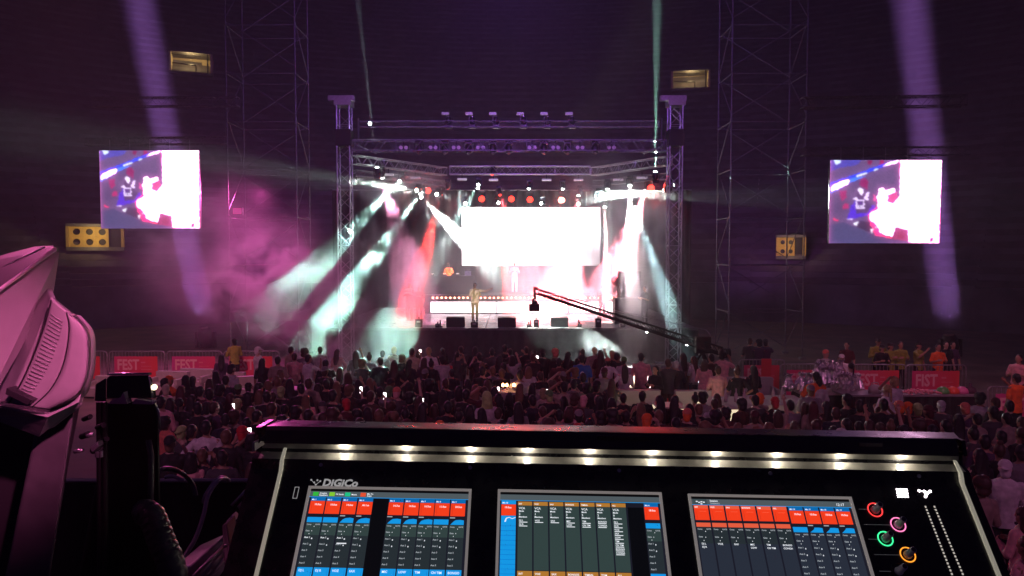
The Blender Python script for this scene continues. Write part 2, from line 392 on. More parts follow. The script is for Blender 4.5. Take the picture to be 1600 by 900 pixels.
# riser with LED face and row of pixel lamps
ra = P(673, 490, 38.6); rb = P(973, 472, 38.6)
rs = empty('band_riser', ((ra.x + rb.x) / 2, 38.6, 1.46), 0, 'black riser with a glowing white LED strip along its front face', 'riser'); hw2 = (rb.x - ra.x) / 2; H2 = .98
MB().box((-hw2 - .3, .05, 0), (hw2 + .3, 3.2, H2)).build('platform', BLACK, rs)
for s0, s1 in ((-1, -.32), (-.31, .12), (.13, .42), (.45, .98)):
    MB().box((s0 * hw2, 0, .06), (s1 * hw2, .045, .62)).build('strip_panel', LED_WHITE, rs)
dot = MB().ell((0, 0, 0), .045, 8, 5).mesh('pixel_lamp')
RED_DOT = mat('pixel_lamp_red', (1, .2, .1), emit=25, ecol=(1, .25, .14))
for i in range(44):
    o = link('pixel_lamp', dot, RED_DOT, rs); o.location = (-hw2 + 2 * hw2 * (i + .5) / 44, -.02, .84)
dj = empty('dj_table', P(701, 447, 39.6), 0, 'black DJ table with mixers behind the singer on the left of the riser', 'table')
dj.location.z = 1.46 + H2
MB().box((-1.35, 0, 0), (1.35, .8, .98)).build('table', CLOTHB, dj, .02)
for k, xx in enumerate((-1.0, -.35, .35)):
    m = MB(); m.box((xx - .22, .1, .98), (xx + .22, .6, 1.07)); m.tube((xx - .08, .35, 1.07), (xx - .08, .35, 1.10), .12, n=14)
    m.build('deck_player', BLACK, dj)
    MB().box((xx + .05, .2, 1.071), (xx + .18, .26, 1.09)).build('lit_button', mat('button_glow', (1, .8, .7), emit=5), dj)
lp = empty('laptop', dj.location + Vector((1.0, .25, .98)), 0, 'open laptop at the right end of the DJ table', 'laptop')
MB().box((-.17, 0, 0), (.17, .24, .02)).build('keyboard', ALU, lp); MB().slab([(-.17, .24, .02), (.17, .24, .02), (.17, .33, .24), (-.17, .33, .24)], (0, .01, 0)).build('lid', ALU, lp)

def wedge(px, w, label):
    p = P(px, 510, 31.6); t = empty('wedge_monitor', (p.x, 31.45, 1.46), 0, label, 'monitor speaker', 'wedge monitors on the stage edge')
    h = w / 2
    m = MB().slab([(-h, 0, 0), (-h, .55, 0), (-h, .55, .18), (-h, .18, .42), (-h, 0, .40)], (w, 0, 0)); m.build('cabinet', BLACK, t, .015)
    MB().slab([(-h + .03, .56, .18), (-h + .03, .2, .425), (h - .03, .2, .425), (h - .03, .56, .18)], (0, .01, .012)).build('grille', mat('speaker_grille', (.03, .03, .03), .8), t)
    MB().box((-h * .3, -.012, .2), (h * .3, 0, .26)).build('handle', RUBBER, t)
for px, w_, l in ((712, .78, 'black wedge monitor on the stage edge in front of the singer, leftmost wide one'), (792, .78, 'black wedge monitor on the stage edge between the singer and the crane camera'), (874, .75, 'black wedge monitor on the stage edge right of the crane camera')): wedge(px, w_, l)
def smallbox(px, w, h, label, y=31.3):
    p = P(px, 510, y); t = empty('effect_box', (p.x, y, 1.46), 0, label, 'stage box', 'small boxes along the stage edge')
    MB().box((-w / 2, 0, 0), (w / 2, .3, h)).build('case', BLACK, t, .01); MB().box((-w * .25, -.01, h * .6), (w * .25, 0, h * .8)).build('label_plate', STEEL, t)
    MB().tube((0, .15, h), (0, .15, h + .08), .03).build('nozzle', RUBBER, t)
for px, w_, h_, l in ((654, .3, .35, 'small black box left on the stage edge'), (838, .22, .34, 'narrow black box standing under the crane camera'), (935, .24, .38, 'narrow black box on the stage edge below the man in the pale jacket'), (683, .16, .14, 'low black box left of the first wedge monitor'), (826, .16, .14, 'low black box just left of the narrow box under the crane camera'), (906, .16, .16, 'low black box right of the third wedge monitor'), (973, .2, .16, 'low black box near the right end of the stage edge'), (741, .3, .22, 'grey box at the feet of the singer')): smallbox(px, w_, h_, l)
for px, hgt in ((688, .3), (829, .3), (904, .32)):
    o = MB().tube((0, 0, 0), (0, 0, hgt), .03).tube((0, 0, 0), (0, 0, .04), .1, n=12).build('microphone_stub', RUBBER); o.location = (P(px, 500, 31.5).x, 31.5, 1.46)
    tag(o, 'short black microphone stub standing %s' % {688: 'left of the first wedge monitor', 829: 'just left of the narrow box under the crane camera', 904: 'right of the third wedge monitor'}[px], 'microphone', 'short microphone stubs on the stage edge')
# side fill speaker stack on the right
sf = empty('speaker_stack', (P(988, 470, 33).x, 33, 1.46), 0, 'stack of two black speaker cabinets at the right side of the stage', 'speaker stack')
for z0, z1, w_ in ((0, 1.15, .78), (1.17, 2.35, .55)):
    c = MB().box((-w_, 0, z0), (w_ * .7, .8, z1)).build('cabinet', BLACK, sf, .02)
    MB().box((-w_ + .05, -.02, z0 + .05), (w_ * .7 - .05, 0, z1 - .05)).build('grille', mat('grey_grille', (.02, .02, .022), .8), sf)
pt = empty('pan_light', (P(965, 465, 34).x, 34, 1.46), 0, 'round reflector light on a stand left of the speaker stack', 'stage light')
MB().tube((0, 0, 0), (0, 0, 1.7), .03).build('stand', BLACK, pt); MB().ell((0, 0, 1.9), (.3, .16, .28)).build('shade', mat('red_shade', (.25, .04, .04), .5), pt)

# ------------------------------------------------------------------ moving head lights with real beams
def meshes_mh():
    d = {}
    d['base'] = MB().box((-.16, -.14, -.08), (.16, .14, .08)).mesh('base')
    d['yoke'] = MB().box((-.20, -.05, -.42), (-.16, .05, -.06)).box((.16, -.05, -.42), (.20, .05, -.06)).box((-.2, -.05, -.1), (.2, .05, -.06)).mesh('yoke')
    m = MB(); m.loft([(0, 0, -.20, .10, .10), (0, 0, -.12, .14, .14), (0, 0, .06, .15, .15), (0, 0, .20, .11, .11)], 14); d['head'] = m.mesh('head')
    d['lens'] = MB().tube((0, 0, -.235), (0, 0, -.20), .085, n=14).mesh('lens')
    return d
MH = meshes_mh()
def moving_head(p, target, label, lens=LENS_W, e=0, col=(1, 1, 1), ang=6, sc=1., r=.05, group='moving head lights on the trusses', up=False, bl=.25):
    p = Vector(p); t = empty('moving_head_light', p + Vector((0, 0, .3 * sc if not up else -.3 * sc)), 0, label, 'stage light', group); t.scale = (sc,) * 3
    f = -1 if up else 1
    for n in ('base', 'yoke'):
        o = link(n, MH[n], BLACK, t); o.scale = (1, 1, f)
    rot = (Vector(target) - p).to_track_quat('-Z', 'Y')
    for n, mm in (('head', BLACK), ('lens', lens)):
        o = link(n, MH[n], mm, t); o.rotation_mode = 'QUATERNION'; o.rotation_quaternion = rot; o.location = (0, 0, -.3 * f)
    if e:
        dd = (Vector(target) - p).normalized()
        l = lamp(p + dd * .26 * sc, target, e, col, ang, r, bl, 'beam')
    return t
CY = (.50, .95, .84); WH = (.85, 1, .95); RD = (1, .04, .03)
HEADS = [  # px,py,Y,  tx,ty,TY, energy, colour, angle, lens, up, label
 (590, 268, 31.5, 552, -60, 31.0, 500000, (.75, .9, 1), 2.0, LENS_W, 1, 'moving head on the left upper truss shooting a thin white beam upward'),
 (1024, 275, 30.2, 1028, -120, 29.6, 1700000, CY, 3.8, LENS_W, 1, 'moving head by the right tower shooting a tall pale beam straight up'),
 (655, 298, 33.0, 545, 282, 29.5, 110000, WH, 5, LENS_W, 0, 'moving head left of the video wall aimed at the left tower'),
 (552, 284, 30.6, 440, 240, 33.0, 2500, WH, 5, LENS_W, 0, 'moving head on the left tower aimed out at the left scaffold'),
 (628, 280, 32.5, 430, 480, 27.0, 85000, CY, 11, LENS_W, 0, 'moving head on the left lower truss sending a green-white beam down to the left'),
 (660, 300, 33.2, 470, 560, 26.0, 90000, CY, 9, LENS_W, 0, 'moving head aimed at the crowd before the left tower'),
 (685, 304, 34.0, 640, 298, 31.5, 30000, WH, 6, LENS_W, 0, 'moving head just left of the video wall aimed sideways to the left'),
 (655, 305, 34.5, 760, 410, 32.5, 260000, WH, 14, LENS_W, 0, 'moving head left of the video wall shining across its lower left corner'),
 (748, 287, 36.2, 563, 606, 20.0, 110000, CY, 6.5, LENS_W, 0, 'moving head at the left end of the middle truss beaming down over the crowd'),
 (728, 316, 37.5, 716, 340, 36.0, 5000, WH, 8, LENS_W, 0, 'moving head at the top left corner of the video wall'),
 (777, 316, 38.0, 800, 328, 36.0, 3500, WH, 8, LENS_W, 0, 'moving head above the video wall tilted to the right, left one of that pair'),
 (848, 317, 38.0, 815, 328, 36.0, 3500, WH, 8, LENS_W, 0, 'moving head above the video wall tilted to the left'),
 (903, 318, 38.0, 925, 345, 34.0, 6000, WH, 9, LENS_W, 0, 'moving head at the top right corner of the video wall'),
 (747, 289, 36.5, 745, 330, 36.3, 700, (1, .7, .75), 4, LENS_W, 0, 'moving head hanging over the leftmost red light, lit straight down'),
 (827, 290, 36.5, 820, 330, 36.3, 700, (1, .7, .75), 4, LENS_W, 0, 'moving head hanging over the third red light, lit straight down'),
 (879, 290, 36.5, 881, 330, 36.3, 1200, (1, .6, .6), 4, LENS_W, 0, 'moving head hanging over the rightmost red light, lit straight down'),
 (668, 288, 35.5, 666, 325, 35.3, 500, (1, .6, .6), 4, LENS_W, 0, 'moving head hanging over the red light on the left lower truss'),
 (949, 290, 34.5, 951, 330, 34.4, 2500, WH, 8, LENS_W, 0, 'moving head hanging at the inner end of the right lower truss'),
 (935, 305, 34.0, 990, 306, 32.5, 40000, WH, 9, LENS_W, 0, 'moving head right of the video wall aimed sideways to the right'),
 (984, 286, 33.0, 988, 350, 31.5, 200000, (1, .78, .82), 15, LENS_W, 0, 'bright moving head in the middle of the right lower truss'),
 (1043, 297, 31.0, 955, 305, 33.5, 260000, (.75, 1, .92), 9, LENS_W, 0, 'moving head on the right tower aimed in at the stage'),
 (1046, 290, 30.6, 1130, 280, 32.0, 2200, CY, 7, LENS_W, 0, 'moving head on the right tower aimed out at the right scaffold'),
 (990, 320, 32.5, 1085, 590, 27.0, 80000, (.6, .95, 1), 8.5, LENS_W, 0, 'moving head right of the stage sending a blue-white beam down to the crowd'),
 (945, 318, 35.0, 948, 470, 34.0, 260000, (1, .6, .62), 6, LENS_W, 0, 'moving head right of the video wall shining straight down on the stage'),
 (905, 300, 36.0, 872, 470, 35.5, 240000, (1, .14, .17), 32, LENS_W, 0, 'moving head on the middle truss washing the right of the stage pink'),
 (780, 300, 36.5, 842, 500, 34.0, 190000, (1, .06, .07), 30, LENS_R, 0, 'moving head on the middle truss washing the stage centre red'),
 (700, 290, 35.5, 703, 425, 40.4, 20000, (1, .40, .25), 12, LENS_R, 0, 'moving head at the left end of the middle truss turned to brighten the DJ'),  # lamp re-aimed so the DJ does not stay dark
 (1012, 292, 32.6, 945, 470, 35.2, 170000, (1, .20, .26), 26, LENS_W, 0, 'added moving head on the right lower truss filling the stage side with pink light'),  # lamp added to fill the stage right with pink
 (596, 272, 31.8, 655, 480, 33.5, 34000, (.85, .28, .5), 26, LENS_W, 0, 'added moving head on the left upper truss filling the stage side with dusky pink light'),  # lamp added to fill the stage left with dusky pink
 (770, 268, 36.0, 745, 470, 34.6, 26000, (1, .20, .18), 16, LENS_R, 0, 'moving head in the middle truss lighting the singer red from above'),
 (690, 300, 35.5, 650, 450, 32.5, 60000, (1, .04, .03), 13, LENS_R, 0, 'moving head left of the video wall making a red patch in the smoke'),
]
for px, py, Y, tx, ty, TY, e, col, ang, lens, up, lab in HEADS:
    moving_head(P(px, py, Y), P(tx, ty, TY), lab, lens, e, col, ang, .8, .04, up=bool(up))
# fixtures standing on the floor behind the side screens, purple columns of light
for px, Y, tx, TY, lab, e in ((322, 36, 206, 33, 'floor moving head behind the left screen sending a broad violet beam up', 8500000), (1484, 33, 1415, 31, 'floor moving head behind the right screen sending a broad violet beam up', 8000000)):
    p = P(px, 560, Y); p.z = .5
    moving_head(p, P(tx, -60, TY), lab, GLASS_D, e, (.60, .24, 1), 2.6, 2.4, .62, 'violet floor lights behind the side screens', True)
# red par cans
def par(px, py, Y, label):
    p = P(px, py, Y); t = empty('red_par_light', p, 0, label, 'stage light', 'red par lights above the video wall')
    m = MB(); m.loft([(0, 0, -.14, .15, .15), (0, 0, .1, .15, .15), (0, 0, .2, .1, .1)], 16); o = m.build('can', BLACK, t); o.rotation_euler = (R(-75), 0, 0)
    o = MB().tube((0, 0, -.16), (0, 0, -.14), .15, n=18).build('lens', LENS_R, t); o.rotation_euler = (R(-75), 0, 0)
    MB().box((-.19, -.02, -.05), (-.17, .02, .35)).box((.17, -.02, -.05), (.19, .02, .35)).box((-.19, -.02, .33), (.19, .02, .36)).build('bracket', BLACK, t)
    lamp(p + Vector((0, -.25, 0)), p + Vector((0, -6, -1.2)), 420, (1, .02, .015), 60, .1, .9, 'glow')
for px, py, l in ((753, 310, 'red par light above the left end of the video wall'), (799, 310, 'red par light second from the left above the video wall'), (828, 311, 'red par light third from the left above the video wall'), (877, 312, 'red par light above the right end of the video wall')): par(px, py, 36.8, l)
par(669, 297, 35.3, 'red par light on the left lower truss'); par(1016, 293, 32.5, 'red par light on the right lower truss')
# unlit two-lens blinders and dark moving heads under the front truss, LED bars on top
bl_m = MB().box((-.2, -.08, -.11), (.2, .08, .11)).mesh('housing'); ln_m = MB().tube((0, -.1, 0), (0, -.08, 0), .075, n=14).mesh('lens')
WORDS = ['first', 'second', 'third', 'fourth', 'fifth', 'sixth', 'seventh', 'eighth', 'ninth', 'tenth', 'eleventh', 'twelfth']
for i, px in enumerate((631, 677, 713, 751, 831, 868, 906, 955)):
    p = P(px, 231, 29.9); t = empty('blinder_light', p, 0, f'{WORDS[i]} unlit two-lens blinder from the left under the front truss', 'stage light', 'unlit blinders under the front truss')
    link('housing', bl_m, BLACK, t)
    for sx in (-.1, .1): o = link('lens', ln_m, mat('pale_lens', (.5, .45, .42), .25, emit=.02, ecol=(1, .8, .8)), t); o.location = (sx, 0, 0)  # faint emission put in so the unlit lenses look pale
    MB().box((-.02, -.02, .1), (.02, .02, .3)).build('clamp', BLACK, t)
for i, px in enumerate((655, 695, 732, 770, 795, 850, 887, 930)):
    moving_head(P(px, 233, 30), P(px, 330, 29), f'{WORDS[i]} dark moving head from the left under the front truss', GLASS_D, sc=.9, group='dark moving heads under the front truss')
for i, px in enumerate((696, 733, 770, 813, 850, 889)):
    p = P(px, 177.5, 33); t = empty('led_bar', p, 0, f'{WORDS[i]} small LED bar from the left on top of the highest truss', 'stage light', 'LED bars on the highest truss')
    MB().box((-.16, -.05, -.06), (.16, .05, .06)).build('face', mat('grey_face', (.45, .4, .42), .4, emit=.06, ecol=(1, .8, .85)), t, .01); MB().box((-.02, -.02, -.4), (.02, .02, -.06)).build('bracket', BLACK, t)
    moving_head(P(px + 5, 189, 33), P(px + 5, 100, 33), f'{WORDS[i]} dark moving head from the left on the highest truss', GLASS_D, sc=.85, group='dark moving heads on the highest truss', up=True)
for i, (px, py, Y) in enumerate(((607, 273, 32.4), (649, 278, 33.9), (722, 280, 35.8), (771, 281, 35.8), (854, 281, 35.8), (904, 281, 35.8), (966, 281, 34.2), (1003, 278, 32.6))):
    p = P(px, py, Y); t = empty('strobe_light', p, 0, f'{WORDS[i]} small grey strobe panel from the left under the lighting trusses', 'stage light', 'strobe panels under the lighting trusses')
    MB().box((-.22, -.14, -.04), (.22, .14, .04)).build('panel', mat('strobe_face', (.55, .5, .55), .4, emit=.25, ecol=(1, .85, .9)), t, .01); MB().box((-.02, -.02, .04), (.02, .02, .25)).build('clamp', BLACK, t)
for px, py, lab in ((578, 193, 'tiny bright lamp at the left end of the highest truss'), (547, 362, 'small bright lamp halfway down the left tower')):
    p = P(px, py, 29.6); t = empty('work_lamp', p, 0, lab, 'lamp'); MB().ell((0, 0, 0), .06, 10, 6).build('bulb', LENS_W, t); MB().box((-.06, .05, -.06), (.06, .12, .06)).build('housing', BLACK, t)
# ------------------------------------------------------------------ side video screens (picture painted on a fine grid)
def inpoly(x, y, pts):
    c = False; j = len(pts) - 1
    for i in range(len(pts)):
        xi, yi = pts[i]; xj, yj = pts[j]
        if (yi > y) != (yj > y) and x < (xj - xi) * (y - yi) / (yj - yi) + xi: c = not c
        j = i
    return c
def lin(c): return tuple(((v / 255) / 12.92 if v / 255 < .04 else ((v / 255 + .055) / 1.055) ** 2.4) for v in c)
PIC = [  # colour 0-255, polygon in thousandths
 ((70, 70, 160), [(0,0),(280,0),(240,60),(90,90),(0,140)]), ((210, 235, 255), [(25,-5),(90,0),(85,35),(65,55),(40,35)]),
 ((120, 30, 70), [(330,0),(375,0),(370,60),(335,50)]), ((150, 30, 70), [(440,0),(480,0),(478,90),(448,80)]),
 ((30, 70, 230), [(0,330),(60,300),(180,240),(420,110),(635,0),(590,0),(420,70),(230,170),(120,220),(0,275)]),
 ((60, 130, 250), [(0,395),(60,370),(180,270),(330,185),(200,220),(0,330)]),
 ((245, 252, 255), [(5,365),(60,350),(150,290),(175,245),(160,232),(100,262),(20,310)]), ((235, 245, 255), [(240,205),(330,165),(325,145),(290,160),(235,190)]),
 ((225, 240, 255), [(395,130),(430,105),(420,95),(390,118)]), ((245, 250, 255), [(470,75),(560,45),(628,12),(610,2),(520,35)]),
 ((130, 40, 90), [(260,290),(280,220),(320,215),(345,260),(340,360),(300,330)]), ((150, 50, 100), [(90,370),(150,365),(150,450),(110,500),(95,440)]),
 ((165, 50, 100), [(120,560),(140,515),(170,520),(175,580),(130,590)]), ((75, 50, 190), [(160,700),(190,560),(230,480),(260,560),(400,540),(420,640),(330,670),(170,720)]),
 ((70, 60, 90), [(230,470),(250,380),(290,330),(320,460),(380,560),(330,640),(240,640)]),
 ((240, 230, 255), [(250,370),(265,330),(295,345),(305,390),(285,420),(265,400)]), ((235, 215, 255), [(205,465),(245,440),(265,490),(225,480)]), ((235, 215, 255), [(310,460),(335,380),(350,385),(350,470),(325,485)]),
 ((220, 80, 150), [(390,400),(415,430),(412,505),(395,480)]), ((235, 215, 255), [(235,480),(312,478),(312,585),(240,585)]), ((60, 50, 110), [(245,492),(302,490),(302,572),(250,572)]),
 ((240, 230, 255), [(255,545),(268,545),(268,565),(255,565)]), ((240, 230, 255), [(280,540),(294,540),(294,565),(280,565)]),
 ((255, 60, 130), [(600,530),(640,440),(615,0),(1000,0),(1000,1000),(730,1000),(420,920),(360,740),(340,660),(430,560),(425,470)]),
 ((190, 70, 120), [(510,430),(560,400),(600,370),(620,480),(590,520),(520,520)]),
 ((255, 255, 255), [(632,0),(995,5),(985,1000),(722,985),(570,930),(460,865),(425,770),(370,710),(360,650),(440,590),(430,440),(445,350),(480,335),(500,370),(570,345),(580,380),(520,420),(520,500),(570,530),(630,440)]),
 ((150, 40, 110), [(520,535),(560,535),(560,548),(520,548)]),
 ((150, 60, 95), [(595,800),(715,835),(718,985),(560,950)]), ((90, 20, 50), [(600,805),(610,810),(580,940),(565,935)]),
 ((120, 30, 60), [(905,930),(945,930),(945,985),(900,985)]), ((60, 50, 75), [(255,780),(280,730),(340,735),(375,770),(370,870),(250,810)]),
 ((240, 240, 255), [(215,765),(255,735),(258,740),(250,790)]), ((230, 200, 250), [(165,715),(215,700),(205,725)]), ((245, 240, 255), [(370,830),(400,825),(385,880)]), ((245, 240, 255), [(410,810),(430,800),(425,815)]),
 ((70, 70, 105), [(0,780),(140,750),(400,900),(720,985),(720,1000),(0,1000)]), ((220, 60, 110), [(40,690),(80,720),(70,735),(42,715)]), ((255,60,60), [(470,880),(570,920),(560,945),(480,910)]),
]
def side_screen(px0, py0, px1, py1, Y, label, trussname):
    a = P(px0, py1, Y); b = P(px1, py0, Y); W = b.x - a.x; H = b.z - a.z
    t = empty('video_screen', (a.x, Y, a.z), 0, label, 'video screen')
    NX, NY = 190, 150; vs = [(W * i / NX, 0, H * (1 - j / NY)) for j in range(NY + 1) for i in range(NX + 1)]
    fs = [(j * (NX + 1) + i, (j + 1) * (NX + 1) + i, (j + 1) * (NX + 1) + i + 1, j * (NX + 1) + i + 1) for j in range(NY) for i in range(NX)]
    me = bpy.data.meshes.new('screen'); me.from_pydata(vs, [], fs); ca = me.color_attributes.new('picture', 'FLOAT_COLOR', 'POINT')
    boxes = [(min(p[0] for p in q_) , max(p[0] for p in q_), min(p[1] for p in q_), max(p[1] for p in q_)) for _, q_ in PIC]
    cols = [lin(c) for c, _ in PIC]; cc = []
    for j in range(NY + 1):
        for i in range(NX + 1):
            x = 1000 * i / NX; y = 1000 * j / NY
            x += 12 * noise.noise((x * .03, y * .03, 1)); y += 9 * noise.noise((x * .03, y * .03, 5))
            f = .5 + .5 * noise.noise((x * .005, y * .006, 3)); c = lin((78 + 30 * f, 66 + 20 * f, 100 + 25 * f))
            for k, (_, q_) in enumerate(PIC):
                bb = boxes[k]
                if bb[0] <= x <= bb[1] and bb[2] <= y <= bb[3] and inpoly(x, y, q_): c = cols[k]
            if c[1] > .9 and c[0] > .9: c = (4, 2.2, 3.4)
            cc.append(c)
    # soften by one pass
    W1 = NX + 1; out = []
    for _ in range(2): cc = [tuple((cc[k][q_] * 2 + cc[max(k - 1, 0)][q_] + cc[min(k + 1, len(cc) - 1)][q_] + cc[max(k - W1, 0)][q_] + cc[min(k + W1, len(cc) - 1)][q_]) / 6 for q_ in range(3)) for k in range(len(cc))]
    import numpy as np
    A_ = np.array(cc).reshape(NY + 1, NX + 1, 3); Bl = np.minimum(A_, 1.6)
    for _ in range(3):
        for ax in (0, 1): Bl = sum(np.roll(Bl, k_, ax) for k_ in range(-5, 6)) / 11
    A_ = A_ + Bl * np.array([.30, .07, .26]); rs_ = np.random.RandomState(2); A_ = A_ * (.80 + .36 * rs_.rand(NY + 1, NX + 1, 1))  # blurred magenta glow painted around the bright parts of the picture
    cc = [tuple(c) for c in A_.reshape(-1, 3)]
    for j in range(NY + 1):
        for i in range(W1):
            k = j * W1 + i; l = cc[k - 1] if i else cc[k]; r_ = cc[k + 1] if i < NX else cc[k]; u_ = cc[k - W1] if j else cc[k]; d_ = cc[k + W1] if j < NY else cc[k]
            out += [(cc[k][q_] * 2 + l[q_] + r_[q_] + u_[q_] + d_[q_]) / 6 for q_ in range(3)] + [1]
    ca.data.foreach_set('color', out)
    link('screen', me, mat('screen_picture', emit=1.35, vcol='picture', rough=.6), t)
    m = MB(); m.box((0, .01, 0), (W, .12, H)); m.build('cabinet', BLACK, t)
    for k in range(5): MB().tube((W * (k + .5) / 5, .06, H), (W * (k + .5) / 5, .06, H + .45), .012).build('hanging_cable', STEEL, t)
side_screen(158, 235, 311, 357, 30, 'large video screen on the left showing a blue-lit performer beside white glare', '')
side_screen(1295, 250, 1472, 380, 26, 'large video screen on the right showing a blue-lit performer beside white glare', '')
# magenta glow: flood added on the left scaffold to colour the drifting smoke
fl = empty('added_flood', P(372, 330, 31.6), 0, 'added magenta floodlight on the left scaffold pointing at the smoke beside the left screen', 'stage light')
MB().box((-.2, -.1, -.15), (.2, .1, .15)).build('housing', BLACK, fl); MB().box((-.18, -.115, -.13), (.18, -.1, .13)).build('lens', mat('magenta_lens', (1, .2, .5), emit=.3, ecol=(1, .1, .4)), fl)
lamp(P(410, 300, 33.5), P(320, 420, 28), 2700, (.92, .10, .50), 120, .2, .9, 'glow', fl)

# ------------------------------------------------------------------ camera crane
tip = P(840, 456, 29.0); base = P(1098, 540, 24.6); end = P(1128, 549, 24.1)
jc = empty('camera_crane', (base.x, base.y, 0), 0, 'long black camera crane reaching over the stage edge with a hanging camera', 'camera crane')
d = (tip - end).normalized(); up = Vector((0, 0, 1)); sd = d.cross(up).normalized(); u2 = sd.cross(d)
L = (tip - end).length
JB = mat('crane_black', (.012, .012, .012), .6, noise_amt=.3)
for c in (sd * .13 - u2 * .1, -sd * .13 - u2 * .1, u2 * .12): MB().tube(end + c, tip + c * .7, .035, n=8).build('arm_tube', JB, jc, world=True)
m = MB()
for i in range(46):
    a = end + d * L * i / 46; b = end + d * L * (i + 1) / 46
    m.tube(a + sd * .13 - u2 * .1, b + u2 * .12, .012, n=5); m.tube(a - sd * .13 - u2 * .1, b + u2 * .12, .012, n=5); m.tube(a + sd * .13 - u2 * .1, b - sd * .13 - u2 * .1, .012, n=5)
m.build('arm_lacing', JB, jc, world=True)
m = MB(); m.path([end + u2 * .4 + d * .5, base + u2 * .55, base + d * L * .4 + u2 * .26, tip + u2 * .14], .014); m.build('tension_cable', STEEL, jc, world=True)
m = MB(); m.box(tuple(base + Vector((-.25, -.12, -.25))), tuple(base + Vector((.25, .12, .3)))); m.build('pivot', JB, jc, bevel=.02, world=True)
for k in range(3):
    t_ = k * 2.094 + .5; m = MB(); m.tube(base + Vector((0, 0, -.2)), Vector((base.x + .8 * math.cos(t_), base.y + .8 * math.sin(t_), .02)), .045, .03, 8); m.build('tripod_leg', JB, jc, world=True)
m = MB()
for k in range(3): m.tube(end + Vector((-.25 + k * .12, 0, 0)) - d * .2, end + Vector((-.17 + k * .12, 0, 0)) - d * .2, .16, n=16)
m.build('counterweight', JB, jc, world=True)
m = MB(); m.tube(tip + u2 * .1, tip + Vector((-.1, 0, .16)), .06, n=10); m.tube(tip + Vector((-.12, 0, .2)), tip + Vector((-.12, 0, -.28)), .05, n=8); m.tube(tip + Vector((-.17, 0, -.25)), tip + Vector((-.2, 0, -.52)), .04, n=8)
m.build('remote_head', JB, jc, world=True)
cc = tip + Vector((-.12, 0, -.62)); m = MB(); m.box(tuple(cc + Vector((-.22, -.2, -.14))), tuple(cc + Vector((.2, .3, .14)))); m.ell(cc + Vector((.02, .05, .16)), (.12, .14, .12)); m.build('camera_body', JB, jc, bevel=.015, world=True)
m = MB(); m.tube(cc + Vector((-.02, .3, 0)), cc + Vector((-.02, .5, 0)), .09, n=14); m.build('camera_lens', JB, jc, world=True)
for f_ in (.16, .36): p = end + d * L * f_ - u2 * .16; MB().ell(p, .03, 8, 5).build('tally_lamp', LENS_W, jc, world=True)

# ------------------------------------------------------------------ barriers with banners
bstr = None
def gradient_mat(name, c0, c1):
    m = bpy.data.materials.new(name); m.use_nodes = True; nt = m.node_tree; b = nt.nodes['Principled BSDF']
    tc = nt.nodes.new('ShaderNodeTexCoord'); sp = nt.nodes.new('ShaderNodeSeparateXYZ'); r = nt.nodes.new('ShaderNodeMapRange'); r.inputs['From Min'].default_value = -.9; r.inputs['From Max'].default_value = .9
    mx = nt.nodes.new('ShaderNodeMix'); mx.data_type = 'RGBA'; mx.inputs[6].default_value = (*c0, 1); mx.inputs[7].default_value = (*c1, 1)
    nt.links.new(tc.outputs['Object'], sp.inputs[0]); nt.links.new(sp.outputs[0], r.inputs['Value']); nt.links.new(r.outputs[0], mx.inputs[0]); nt.links.new(mx.outputs[2], b.inputs['Base Color']); b.inputs['Roughness'].default_value = .6; return m
BAN1 = gradient_mat('printed_banner', (.70, .06, .22), (.85, .07, .06)); BAN2 = gradient_mat('printed_banner_magenta', (.62, .07, .30), (.8, .06, .14))
PINKP = mat('pale_print', (.9, .5, .5), .7)
def barrier(x, Y, W, label, banner=BAN1, rz=0, lettering='FEST', bx0=.10, bx1=.88):
    t = empty('crowd_barrier', (x, Y, 0), rz, label, 'barrier', 'steel crowd barriers with printed banners'); h = W / 2; H = 1.1; r = .12
    pts = [(-h, 0, .12)] + [(-h + r - r * math.cos(k), 0, H - r + r * math.sin(k)) for k in [i * math.pi / 10 for i in range(6)]] + [(h - r + r * math.sin(k), 0, H - r + r * math.cos(k)) for k in [i * math.pi / 10 for i in range(6)]] + [(h, 0, .12)]
    MB().path(pts, .021, 8).build('frame', STEEL, t); MB().tube((-h, 0, .2), (h, 0, .2), .018, n=8).build('bottom_rail', STEEL, t)
    bar = MB().tube((0, 0, .2), (0, 0, H), .008, n=5).mesh('bar')
    n = int(W / .115)
    for i in range(1, n): o = link('bar', bar, STEEL, t); o.location = (-h + W * i / n, 0, 0)
    for sx in (-h + .2, h - .2): MB().box((sx - .03, -.3, 0), (sx + .03, .3, .03)).tube((sx, 0, 0), (sx, 0, .2), .02).build('foot', STEEL, t)
    if banner:
        z0, z1 = .12, .93; x0 = -h + W * bx0; x1 = -h + W * bx1; m = MB(); vs = []; N = 24
        for i in range(N + 1):
            for j in range(2): vs.append((x0 + (x1 - x0) * i / N, -.04 - .008 * math.sin(i * 1.3 + j), z0 if j == 0 else z1 - .015 * math.sin(i * 1.1) ** 2))
        m.add(vs, [(2 * i, 2 * i + 2, 2 * i + 3, 2 * i + 1) for i in range(N)], True); o = m.build('banner', banner, t)
        tx = text(lettering, .52, PINKP, frame(Vector((x0 + .1, -.052, z0 + .33)), (1, 0, 0), (0, 0, 1)), o, bold=.014, wscale=.75)
        q_ = MB()
        for k in range(3): q_.box((x0 + (x1 - x0) * .62, -.052, z0 + .58 - k * .12 - .02), (x0 + (x1 - x0) * (.78 - .06 * (k == 0) + .08 * (k > 0)), -.050, z0 + .58 - k * .12 + (.03 if k == 0 else 0)))
        q_.build('small_print', mat('faint_print', (.85, .25, .28), .7), o)
    return t
